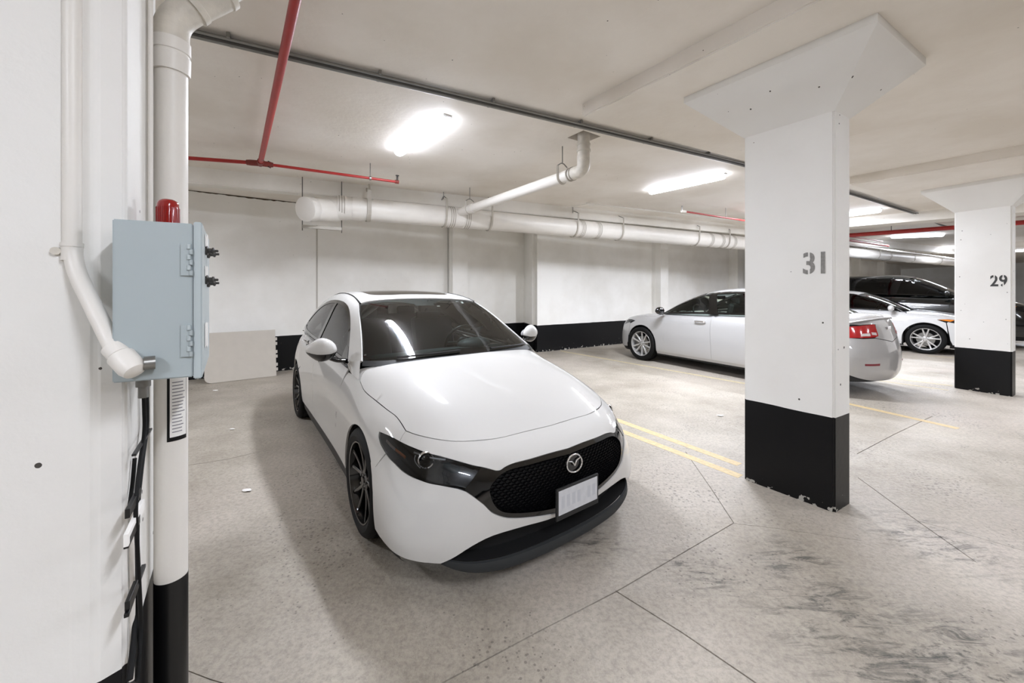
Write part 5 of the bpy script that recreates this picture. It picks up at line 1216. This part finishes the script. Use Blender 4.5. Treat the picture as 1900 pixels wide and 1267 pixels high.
bm = bmesh.new(); tube(bm, catmull([wsp(.04, .84, .03), wsp(.04, .84, .06), wsp(.04, .80, .075)], 4), .010, 8); box(bm, tuple(wsp(.04, .79, .075)), (.03, .23, .065), bevel=.012); obj('rear_view_mirror', bm, BLKP, hatch, smooth=True, angle=40)
hd = [Vector(p) for p in ((-1.20, .52, 0), (-2.9, .46, 0))]; panel('headliner', Proj(ST, 'z'), [Vector((-1.19, 0, 0)), Vector((-1.17, .50, 0)), Vector((-2.9, .46, 0)), Vector((-2.9, -.46, 0)), Vector((-1.17, -.50, 0))], mat('headliner', '#77746e', .8), hatch, off=-.04, lip=0, gap=0, step=.08)
bm = bmesh.new(); box(bm, (-1.75, 0, .42), (2.9, 1.45, .04)); obj('cabin_floor', bm, DARKIN, hatch)
# ================================================================ the other cars (bay row by the wall)
CONT = [(.93,0),(.915,.3),(.86,.55),(.75,.73),(.6,.83),(.36,.895),(0,.915),(-.36,.91),(-.9,.905),(-1.5,.905),(-2.2,.91),(-2.737,.915),(-3.1,.90),(-3.5,.84),(-3.74,.70),(-3.86,.45),(-3.90,.2),(-3.91,0)]
ZS = [.76,.77,.785,.81,.84,.87,.90,.93,.96,.985,1.0,1.02,1.03,1.04,1.05,1.06,1.06,1.06]
CEN = [(.3,.90),(.2,.925),(.1,.94),(0,.955),(-.1,.965),(-.2,.975),(-.3,.985),(-.5,.99),(-.9,.98),(-1.5,.98),(-2.2,1.0),(-2.8,1.02),(-3.1,1.05),(-3.25,1.075),(-3.35,1.085),(-3.42,1.09),(-3.47,1.09),(-3.5,1.09)]
DOME = [
 [(-.42,0,.94),(-.48,0,.97),(-.75,0,1.12),(-1.02,0,1.26),(-1.30,0,1.385),(-1.5,0,1.435),(-1.7,0,1.455)],
 [(-.44,.42,.93),(-.50,.4,.97),(-.77,.38,1.12),(-1.04,.34,1.26),(-1.32,.3,1.385),(-1.55,.2,1.435),(-1.75,0,1.46)],
 [(-.54,.77,.92),(-.62,.72,.98),(-.88,.67,1.12),(-1.14,.61,1.25),(-1.40,.54,1.36),(-1.6,.35,1.43),(-1.82,0,1.463)],
 [(-.80,.84,.91),(-.85,.79,.98),(-1.05,.72,1.12),(-1.28,.65,1.25),(-1.52,.575,1.37),(-1.7,.36,1.435),(-1.9,0,1.465)],
 [(-1.5,.855,.92),(-1.5,.81,.99),(-1.55,.74,1.12),(-1.63,.67,1.26),(-1.75,.585,1.385),(-1.85,.36,1.44),(-2.0,0,1.465)],
 [(-2.2,.86,.93),(-2.2,.81,1.0),(-2.2,.74,1.12),(-2.2,.67,1.26),(-2.2,.58,1.385),(-2.2,.36,1.435),(-2.2,0,1.46)],
 [(-2.7,.86,.95),(-2.7,.80,1.01),(-2.7,.74,1.11),(-2.68,.67,1.23),(-2.6,.57,1.355),(-2.5,.36,1.41),(-2.4,0,1.44)],
 [(-3.2,.82,.98),(-3.15,.76,1.04),(-3.05,.70,1.11),(-2.92,.64,1.20),(-2.75,.55,1.31),(-2.65,.36,1.37),(-2.5,0,1.425)],
 [(-3.42,.66,1.0),(-3.36,.62,1.06),(-3.2,.60,1.12),(-3.02,.56,1.21),(-2.85,.50,1.30),(-2.72,.3,1.37),(-2.55,0,1.41)],
 [(-3.5,0,1.0),(-3.44,0,1.07),(-3.25,0,1.14),(-3.05,0,1.24),(-2.88,0,1.32),(-2.75,0,1.37),(-2.6,0,1.405)]]
DOMES = [[tuple(p) for p in r] for r in DOME[:6]] + [
 [(-2.9,.86,.95),(-2.9,.81,1.0),(-2.9,.75,1.12),(-2.9,.69,1.26),(-2.9,.60,1.38),(-2.9,.36,1.43),(-2.9,0,1.455)],
 [(-3.4,.84,.97),(-3.38,.79,1.02),(-3.36,.73,1.12),(-3.34,.67,1.25),(-3.30,.58,1.36),(-3.25,.36,1.41),(-3.2,0,1.435)],
 [(-3.62,.66,.98),(-3.6,.62,1.03),(-3.56,.60,1.12),(-3.50,.56,1.24),(-3.44,.50,1.33),(-3.38,.3,1.38),(-3.34,0,1.41)],
 [(-3.7,0,.98),(-3.68,0,1.03),(-3.62,0,1.14),(-3.56,0,1.24),(-3.50,0,1.33),(-3.44,0,1.37),(-3.38,0,1.40)]]
FX = lambda x: x + .20 * max(0, min(1, (x + 1.9) / 1.0)) if x < .1 else x
def low_cage():
    S = []; n = len(CONT)
    for i, (x, y) in enumerate(CONT):
        a, b = Vector(CONT[max(0, i - 1)]), Vector(CONT[min(n - 1, i + 1)])
        if i == 0: a = Vector((b.x, -b.y))
        if i == n - 1: b = Vector((a.x, -a.y))
        t = (b - a).normalized(); nr = Vector((t.y, -t.x)) * -1; nr = nr if nr.dot(Vector((x + 1.4, y * 3))) > 0 else -nr
        front = i < 5; zs = ZS[i]; P = Vector((x, y)); R = []
        ins = ((-.07, .15), (-.012, .23), (0, .36), (0, .52), (-.012 - (.03 if front else 0), .68), (-.05 - (.06 if front else 0) - (.03 if i > 13 else 0), zs))
        if i > 12: ins = ((-.07, .20), (-.01, .27), (0.01, .40), (.012, .56), (-.03, .70), (-.07, .90), )
        for d, z in ins: q = P + nr * d; R.append((q.x, 0 if y == 0 else q.y, z))
        if i > 12: q = P + nr * -.10; R[-1] = (q.x, 0 if y == 0 else q.y, zs - .035)
        c = Vector((CEN[i][0], 0, CEN[i][1])); q = Vector(R[-1])
        for t_ in (.28, .62, 1): w = q.lerp(c, t_); w.z += .028 * math.sin(math.pi * min(1, t_ * 1.05)) if t_ < 1 else 0; R.append(tuple(w))
        S.append(R)
    return S
def build_car(name, label, loc, head, paint, scale, style, rim, suv=False, amber=False, glassm=SIDEG, light='#dfe3e6'):
    sx, sy, sz = scale; sc_ = lambda St: [[(x * sx, y * sy, z * sz) for x, y, z in R] for R in St]; FD = lambda St: [[(FX(x), y, z) for x, y, z in R] for R in St]
    LOWs, TOPs = Surf(sc_(low_cage()), 2), Surf(sc_(FD(DOMES if suv else DOME)), 2)
    root = empty(name, (loc[0], loc[1], 0), math.radians(head), label=label, cat='car')
    K = lambda P: [(p[0] * sx, p[1] * sz) for p in P]; KD = lambda P: [(FX(p[0]) * sx, p[1] * sz) for p in P]
    r_w = .338 * sz if not suv else .39; WB = 2.737 * sx; AX = [0, -WB]; ra = r_w + .045
    st = .06
    def side(nm, P, m, s, par=root, S=LOWs, y=.88, **k): return panel(nm, Proj(S, 'y', sgn=s), [Vector((p[0], y * s, p[1])) for p in P], m, par, step=st, **k)
    def ctr(nm, P, m, par=root, c=(-.3, 0, .5), back=False, S=LOWs, **k):
        return panel(nm, Proj(S, 'c', (c[0] * sx, c[1], c[2] * sz), back=back), [S.near((p[0] * sx, p[1] * sy, p[2] * sz)) for p in P], m, par, step=st, **k)
    zb_ = .24 * sz
    A = lambda cx, a0, a1, n=24: [(p.x, p.z) for p in arcxz(cx, r_w, ra, a0, a1, n)]
    # front: bumper, hood, lamps
    hoodl = [(-.34,.80,.93),(-.1,.80,.90),(.2,.76,.865),(.45,.70,.84),(.62,.60,.82)]; nose = [(.70,.50,.805),(.76,.3,.79),(.78,0,.785)]
    hp = [(-.24,0,.99),(-.26,.45,.98),(-.34,.72,.96)] + hoodl + nose
    H3 = [Vector((p[0] * sx, p[1] * sy, p[2] * sz)) for p in hp]; panel('hood', Proj(LOWs, 'z'), H3 + mir(H3)[::-1][1:-1], paint, root, step=.07)
    lampf = [(.88,.44,.70),(.80,.58,.68),(.62,.80,.70),(.38,.88,.76),(.20,.885,.80),(.36,.85,.82),(.55,.78,.81),(.72,.60,.795),(.82,.46,.775)]
    bump = [(.90,0,.19),(.83,.5,.19),(.62,.80,.19),(.42,.87,.20)]
    sidef = [(.40,.89,.30),(.40,.89,.62),(.36,.89,.74)]
    low_l = lampf[2:4][::-1]
    bl_ = [(.93,0,.22),(.86,.52,.22),(.66,.80,.22),(.45,.875,.23),(.41,.89,.34),(.38,.89,.55),(.36,.89,.73)] + [(.38,.88,.76),(.62,.80,.70),(.80,.58,.68),(.88,.44,.70),(.82,.46,.775),(.76,.42,.79),(.80,.2,.785),(.81,0,.78)]
    gr_ = [(.92,0,.42),(.88,.44,.42),(.86,.50,.56),(.87,.42,.66),(.89,0,.67)]
    g3 = [Vector((p[0] * sx, p[1] * sy, p[2] * sz)) for p in gr_]; b3 = [Vector((p[0] * sx, p[1] * sy, p[2] * sz)) for p in bl_]
    pc = Proj(LOWs, 'c', (-.3 * sx, 0, .5 * sz)); hole_ = [LOWs.near(p) for p in g3 + mir(g3)[::-1][1:-1]]
    panel('front_bumper', pc, [LOWs.near(p) for p in b3 + mir(b3)[::-1][1:-1]], paint, root, step=st, holes=[hole_])
    panel('grille', pc, hole_, BLKP, root, step=st, off=-.02)
    for s in (-1, 1):
        lf = [(p[0], p[1] * s, p[2]) for p in lampf]; hl_ = ctr('headlight', lf, LENSG, off=-.002, lip=.004)
        panel('lamp_reflector', pc, [LOWs.near((p[0] * sx, p[1] * sy, p[2] * sz)) for p in lf], mat('lamp_silver', '#b9bcc0', .25, metal=.6), hl_, step=st, off=-.03, lip=0)
        if amber: ctr('turn_signal', [(p[0], p[1] * s, p[2]) for p in ((.20,.885,.80),(.36,.85,.82),(.50,.80,.81),(.42,.85,.76))], mat('amber_bright', '#e8872a', .25, coat=.5), hl_, off=.001, lip=.003)
        P0 = lambda L: [Vector((x * sx, y * sy * s, z * sz)) for x, y, z in L]
        # fender
        f1 = P0([(.36,.89,.74),(.38,.89,.55)]) + [Vector((x, .9 * sy * s, z)) for x, z in A(0, 18, 180)] + [Vector((-ra, .9 * s * sy, zb_)), Vector((-.62 * sx, .9 * s * sy, zb_))] + P0([(-.60,.91,.5),(-.58,.90,.80),(-.50,.85,.94),(-.40,.80,.955)]) + P0(hoodl) + P0([(.70,.52,.80),(.55,.78,.81),(.36,.85,.82),(.20,.885,.80)])
        f1 = f1[:]; fz = P0([(-.40,.80,.955),(-.34,.80,.93),(-.1,.80,.90),(.2,.76,.865),(.45,.70,.84),(.62,.60,.82),(.70,.58,.80),(.55,.78,.81),(.36,.85,.82),(.20,.885,.80)])
        f1 = P0([(.36,.89,.74)]) + [Vector((x, .9 * sy * s, z)) for x, z in A(0, 22, 180)] + [Vector((-ra, .9 * s * sy, zb_)), Vector((-.62 * sx, .9 * s * sy, zb_))] + P0([(-.60,.91,.5),(-.56,.90,.80),(-.48,.85,.94)]) + fz
        yp = lambda p: Proj(LOWs, 'y', sgn=s).to3(Vector((p.x, p.z)))[0]; zp = lambda p: Proj(LOWs, 'z').to3(Vector((p.x, p.y)))[0]
        f1 = [yp(p) if p.x < -.01 and p not in fz else p for p in f1]; f1 = [zp(p) if any((p - q_).length < 1e-6 for q_ in fz[1:6]) else p for p in f1]
        panel('front_fender', Proj(LOWs, 'c', (-.1 * sx, .2 * s, .5 * sz)), [LOWs.near(p) if 0 else p for p in f1], paint, root, step=st)
        d1 = side('front_door', K([(-.62,.24),(-.60,.5),(-.56,.80),(-.48,.95),(-1.1,.985),(-1.62,1.0),(-1.63,.7),(-1.66,.4),(-1.66,.24)]), paint, s)
        d2 = side('rear_door', K([(-1.66,.24),(-1.66,.4),(-1.63,.7),(-1.62,1.0),(-2.1,1.01),(-2.60,1.02),(-2.56,.85)]) + A(-WB, 62, 12, 10)[:1] + A(-WB, 62, 0, 10)[1:] + K([(-2.30,.24)]), paint, s)
        q1 = K([(-2.56,.85),(-2.60,1.02),(-3.0,1.03),(-3.35,1.02),(-3.50,.99),(-3.56,.90),(-3.58,.72),(-3.56,.42),(-3.5,.37)]) + K([(-3.2,.27)]) + A(-WB, 180, 62, 22)
        side('rear_quarter', q1, paint, s)
        side('side_skirt', K([(-.42,.26),(-2.3,.26),(-2.3,.19),(-.42,.19)]), paint if not suv else BLKP, s, off=-.006)
        for x, d in ((-1.42, d1), (-2.38, d2)):
            hp_, hn = Proj(LOWs, 'y', sgn=s).to3(Vector((x * sx, .86 * sz))); bm = bmesh.new()
            tube(bm, catmull([hp_ + Vector((.10, 0, 0)), hp_ + hn * .035 + Vector((.08, 0, 0)), hp_ + hn * .035 + Vector((-.08, 0, 0)), hp_ + Vector((-.10, 0, 0))], 4), .014, 8); obj('door_handle', bm, CHROME if not suv else paint, d, smooth=True)
        # greenhouse side
        dlo = KD([(-.66,.965),(-.92,1.13),(-1.22,1.28),(-1.50,1.365),(-1.80,1.39),(-2.20,1.385),(-2.55,1.32),(-2.86,1.20),(-3.04,1.09),(-2.98,1.045),(-2.3,1.02),(-1.6,1.005),(-1.0,.985)])
        if suv: dlo = KD([(-.66,.965),(-.92,1.13),(-1.22,1.28),(-1.50,1.36),(-1.80,1.385),(-2.30,1.385),(-2.9,1.36),(-3.25,1.30),(-3.35,1.05),(-3.0,1.03),(-2.3,1.02),(-1.6,1.005),(-1.0,.985)])
        V3 = lambda P: [Vector((x, .7 * s, z)) for x, z in P]; prt = Proj(TOPs, 'y', sgn=s)
        c = Vector((sum(p[0] for p in dlo) / len(dlo), sum(p[1] for p in dlo) / len(dlo)))
        inn = []
        for i, p in enumerate(dlo):
            a, b = Vector(dlo[i - 1]), Vector(dlo[(i + 1) % len(dlo)]); t = (b - a).normalized(); nn_ = Vector((-t.y, t.x)); nn_ = nn_ if nn_.dot(c - Vector(p)) > 0 else -nn_; w = Vector(p) + nn_ * .03; inn.append((w.x, w.y))
        panel('window_frame', prt, V3(dlo), BLKG, root, step=st, off=.002, gap=0, holes=[V3(inn)])
        panel('side_window', prt, V3(inn), glassm, root, step=.08, off=-.004, lip=0, gap=-.004)
        panel('door_pillar', prt, V3(KD([(-1.50,1.36),(-1.62,1.375),(-1.76,1.0),(-1.60,1.0)])), BLKG, root, step=st, off=.001)
        if suv: panel('door_pillar', prt, V3(KD([(-2.5,1.38),(-2.6,1.38),(-2.62,1.02),(-2.5,1.02)])), BLKG, root, step=st, off=.001)
        # taillight
        tl = [(-3.42,.85,.97),(-3.60,.80,.975),(-3.78,.62,.985),(-3.86,.34,.985),(-3.88,.34,.82),(-3.86,.42,.80),(-3.80,.62,.80),(-3.68,.76,.80),(-3.52,.845,.88)]
        tlp = ctr('taillight', [(p[0], p[1] * s, p[2]) for p in tl], mat('tail_red', '#b5121a', .12, coat=.8), c=(-3.0, 0, .6), back=True, off=.004)
        for q0, q1_ in ((.64, .50), (.45, .37)):
            ctr('reverse_lamp', [(-3.8, q0 * s, .865), (-3.86, q1_ * s, .865), (-3.86, q1_ * s, .825), (-3.8, q0 * s, .825)], mat('lamp_clear', '#e6dcdc', .15, coat=.8), tlp, c=(-3.0, 0, .6), back=True, off=.008)
        ctr('reflector', [(-3.84, .66 * s, .46), (-3.90, .42 * s, .46), (-3.90, .42 * s, .43), (-3.84, .66 * s, .43)], mat('tail_red2', '#7d1f2c', .3), c=(-3.0, 0, .6), back=True, off=.004)
        # mirror
        mr = empty('side_mirror'); mr.parent = root; mc = Vector((-.60 * sx, s * 1.0 * sy, 1.03 * sz)); bm = bmesh.new(); bmesh.ops.create_uvsphere(bm, u_segments=20, v_segments=12, radius=1, matrix=Matrix.Translation(mc) @ Matrix.Diagonal((.06, .12, .075, 1))); obj('mirror_cap', bm, BLKG if paint is SILV else paint, mr, smooth=True)
        bm = bmesh.new(); tube(bm, [Vector((-.56 * sx, s * .82 * sy, .97 * sz)), mc + Vector((0, -.05 * s, -.03))], .025, 8); obj('mirror_arm', bm, BLKG, mr, smooth=True)
    # tail panels
    t3 = [(-3.50,.84,.37),(-3.57,.83,.42),(-3.58,.83,.60),(-3.57,.83,.72),(-3.60,.80,.80),(-3.80,.62,.79),(-3.86,.42,.79),(-3.89,0,.72)]
    h = [(p[0], p[1], p[2]) for p in t3]; ctr('rear_bumper', h + [(p[0], -p[1], p[2]) for p in h[::-1][1:]] , paint, c=(-3.0, 0, .6), back=True)
    t4 = [(-3.89,0,.725),(-3.86,.40,.79),(-3.88,.32,.99),(-3.80,.60,1.0),(-3.55,.80,1.0),(-3.40,.70,1.05),(-3.42,.4,1.07),(-3.46,0,1.08)]
    panel('trunk_lid', Proj(LOWs, 'c', (-3.0 * sx, 0, .6 * sz), back=True), [LOWs.near((p[0] * sx, p[1] * sy, p[2] * sz)) for p in t4 + [(q[0], -q[1], q[2]) for q in t4[::-1][1:-1]]], paint, root, step=st)
    sp_ = [LOWs.near((x * sx, y * sy, z * sz)) for x, y, z in ((-3.62,-.72,1.04),(-3.78,-.5,1.06),(-3.83,0,1.07),(-3.78,.5,1.06),(-3.62,.72,1.04))]; bm = bmesh.new(); tube(bm, [p + Vector((-.01, 0, .008)) for p in catmull(sp_, 5)], .02, 8, flat=(1.4, .6)); obj('spoiler_lip', bm, paint, root, smooth=True)
    bm = bmesh.new(); P = catmull([LOWs.near((x * sx, y * sy, .36 * sz)) for x, y in ((-3.45,-.86),(-3.7,-.72),(-3.85,-.4),(-3.9,0),(-3.85,.4),(-3.7,.72),(-3.45,.86))], 5); A_ = [[bm.verts.new((p.x * (1 - .004 * (k + 1)) + .01, p.y, z)) for p in P] for k, z in enumerate((.39 * sz, .33 * sz, .22 * sz))]
    for p, q in zip(A_, A_[1:]):
        for i in range(len(p) - 1): bm.faces.new((p[i], p[i + 1], q[i + 1], q[i]))
    obj('rear_diffuser', bm, BLKP, root, smooth=True)
    bx1 = LOWs.near((-3.88 * sx, 0, .90 * sz)); bm = bmesh.new(); box(bm, (bx1.x - .004, 0, .90 * sz), (.014, .13, .045), bevel=.008); obj('badge', bm, CHROME, root)
    # roof, screens, interior
    rl = [(-1.36,0,1.40),(-1.38,.3,1.385),(-1.46,.52,1.375)]; 
    pt = Proj(TOPs, 'c', (-1.8 * sx, 0, .85 * sz)); S3 = lambda P: [TOPs.near((FX(x) * sx, y * sy, z * sz)) for x, y, z in P]
    wsl = [(-.50,0,.98),(-.52,.4,.98),(-.66,.70,1.0),(-.90,.655,1.13),(-1.16,.595,1.26),(-1.38,.54,1.35),(-1.33,.3,1.39),(-1.31,0,1.39)]
    w3 = S3(wsl); wl3 = w3 + mir(w3)[::-1][1:-1]; panel('windshield', Proj(TOPs, 'z'), wl3, WSG, root, step=st, off=.001)
    ra_ = (-2.88, 1.32) if not suv else (-3.52, 1.30); rb = (-3.42, 1.08) if not suv else (-3.68, 1.05)
    rgl = [(ra_[0], 0, ra_[1]), (ra_[0] + .04, .42, ra_[1] - .03), (rb[0] + .12, .56, rb[1] + .02), (rb[0], .4, rb[1]), (rb[0], 0, rb[1])]; r3 = S3(rgl); rr3 = r3 + mir(r3)[::-1][1:-1]; panel('rear_window', Proj(TOPs, 'z'), rr3, glassm, root, step=st)
    # painted shell = dome faces outside every window outline
    dl = KD([(-.66,.965),(-.92,1.13),(-1.22,1.28),(-1.50,1.365),(-1.80,1.39),(-2.20,1.385),(-2.55,1.32),(-2.86,1.20),(-3.04,1.09),(-2.98,1.045),(-2.3,1.02),(-1.6,1.005),(-1.0,.985)]) if not suv else dlo
    for s in (-1, 1):
        top = S3([(-.60,.73,.975),(-.90,.668,1.13),(-1.16,.605,1.262),(-1.39,.55,1.355),(-1.6,.54,1.39),(-2.0,.53,1.41),(-2.4,.52,1.39)] + ([(-2.7,.50,1.34),(-2.86,.46,1.30),(-3.10,.54,1.18),(-3.30,.58,1.09)] if not suv else [(-2.9,.52,1.39),(-3.3,.50,1.36),(-3.46,.46,1.31),(-3.6,.56,1.12)]))
        top = [Vector((p.x, p.y * s, p.z)) for p in top]; prt = Proj(TOPs, 'y', sgn=s)
        lo3 = S3([(-3.40,.62,1.03),(-3.1,.78,1.03)] if not suv else [(-3.6,.64,1.0),(-3.4,.80,1.0)]); lo3 = [Vector((p.x, p.y * s, p.z)) for p in lo3]
        dd = [prt.to3(Vector(p))[0] for p in dl[:-3]]
        panel('roof_rail', pt, top + lo3 + dd[::-1] + [prt.to3(Vector((-.36 * sx, .925 * sz)))[0]], paint, root, step=st, gap=0)
    rt_ = S3([(-1.33,0,1.395),(-1.35,.3,1.39),(-1.41,.54,1.36),(-1.6,.53,1.39),(-2.0,.52,1.41),(-2.4,.51,1.39)] + ([(-2.7,.49,1.34),(-2.83,.44,1.31),(-2.86,0,1.325)] if not suv else [(-2.9,.51,1.39),(-3.3,.49,1.36),(-3.44,.44,1.33),(-3.48,0,1.34)])); panel('roof', Proj(TOPs, 'z'), rt_ + mir(rt_)[::-1][1:-1], paint, root, step=.08, gap=.0005)
    inner_shell('inner_body', LOWs, DARKIN, root, lambda c: not (abs(c.y) > .5 and any((c.x - a) ** 2 + (c.z - r_w) ** 2 < (ra + .01) ** 2 for a in AX)) and not (c.z > .9 * sz and c.x < -.5 * sx and c.x > -3.2 * sx), off=-.018)
    for a in AX:
        for s in (-1, 1):
            bm = bmesh.new(); AA = [[bm.verts.new((a + (ra + .004) * math.cos(t), y * s, r_w + (ra + .004) * math.sin(t))) for t in [math.radians(-20 + 220 * i / 16) for i in range(17)]] for y in (.87 * sy, .58)]
            for i in range(16): bm.faces.new((AA[0][i], AA[0][i + 1], AA[1][i + 1], AA[1][i]))
            bm.faces.new(AA[1]); obj('wheel_well', bm, BLKP, root)
    four_wheels(root, AX, .80 * sy, r_w, .22, style, rim, STEELD, r_w * .72)
    bm = bmesh.new(); box(bm, (-1.4 * sx, 0, .24 * sz), (4.2 * sx, 1.2, .06)); obj('underbody', bm, DARKIN, root)
    for y in (-.37, .37):
        stt = empty('seat'); stt.parent = root
        bm = bmesh.new(); box(bm, (-1.45 * sx, y, .62 * sz), (.5, .48, .2), bevel=.05); obj('seat_cushion', bm, DARKIN, stt)
        bm = bmesh.new(); box(bm, (0, 0, 0), (.13, .46, .60), M=Matrix.Translation((-1.78 * sx, y, .92 * sz)) @ Matrix.Rotation(math.radians(-14), 4, 'Y'), bevel=.05); obj('seat_back', bm, DARKIN, stt)
        bm = bmesh.new(); box(bm, (-1.90 * sx, y, 1.24 * sz), (.09, .24, .15), bevel=.03); obj('headrest', bm, DARKIN, stt)
    bm = bmesh.new(); box(bm, (-.78 * sx, 0, .93 * sz), (.34, 1.36 * sy, .10), bevel=.03); obj('dashboard', bm, DARKIN, root)
    bm = bmesh.new(); Ms = Matrix.Translation((-1.06 * sx, .37, .99 * sz)) @ Matrix.Rotation(math.radians(-66), 4, 'Y'); tube(bm, [Ms @ Vector((.18 * math.cos(t), .18 * math.sin(t), 0)) for t in [2 * math.pi * i / 30 for i in range(30)]], .015, 8, closed=True); obj('steering_wheel', bm, DARKIN, root, smooth=True)
    bm = bmesh.new(); box(bm, (-1.28 * sx, 0, 1.28 * sz), (.03, .24, .07), bevel=.012); obj('rear_view_mirror', bm, BLKP, root)
    return root
SILV = mat('silver_paint', '#b4b3b2', .45, metal=.2, coat=1, var=0, spec=.3); WHT = mat('white_car_paint_2', '#d2d2d1', .5, coat=1, var=0, spec=.2); BLKC = mat('dark_green_black_paint', '#0b0e0d', .15, coat=1, var=0)
CLG = glass('clear_side_glass', (.62, .74, .68), .9)
sedan = build_car('sedan_car', 'silver four-door sedan parked nose to the wall, half hidden behind column 31', (3.56, 8.82), 119.5, SILV, (.975, 1, 1.065), 'ten', mat('rim_silver', '#c9c8c6', .3, metal=.6, var=0), glassm=CLG)
h2 = build_car('sedan_car', 'white car with amber headlight corner, between the silver sedan and column 29', (10.5, 9.75), -52, WHT, (.96, .97, 1.04), 'five', mat('rim_silver', '#c9c8c6', .3, metal=.6, var=0), amber=True)
h3 = build_car('suv_car', 'large black tall vehicle behind the white car, left of column 29', (13.3, 10.9), -52, BLKC, (1.1, 1.08, 1.38), 'five', mat('rim_silver', '#c9c8c6', .3, metal=.6, var=0), suv=True, amber=True)
h4 = build_car('suv_car', 'white tall vehicle farthest back, mostly hidden behind the black one', (15.7, 13.2), -52, WHT, (1.1, 1.08, 1.31), 'five', mat('rim_silver', '#c9c8c6', .3, metal=.6, var=0), suv=True)
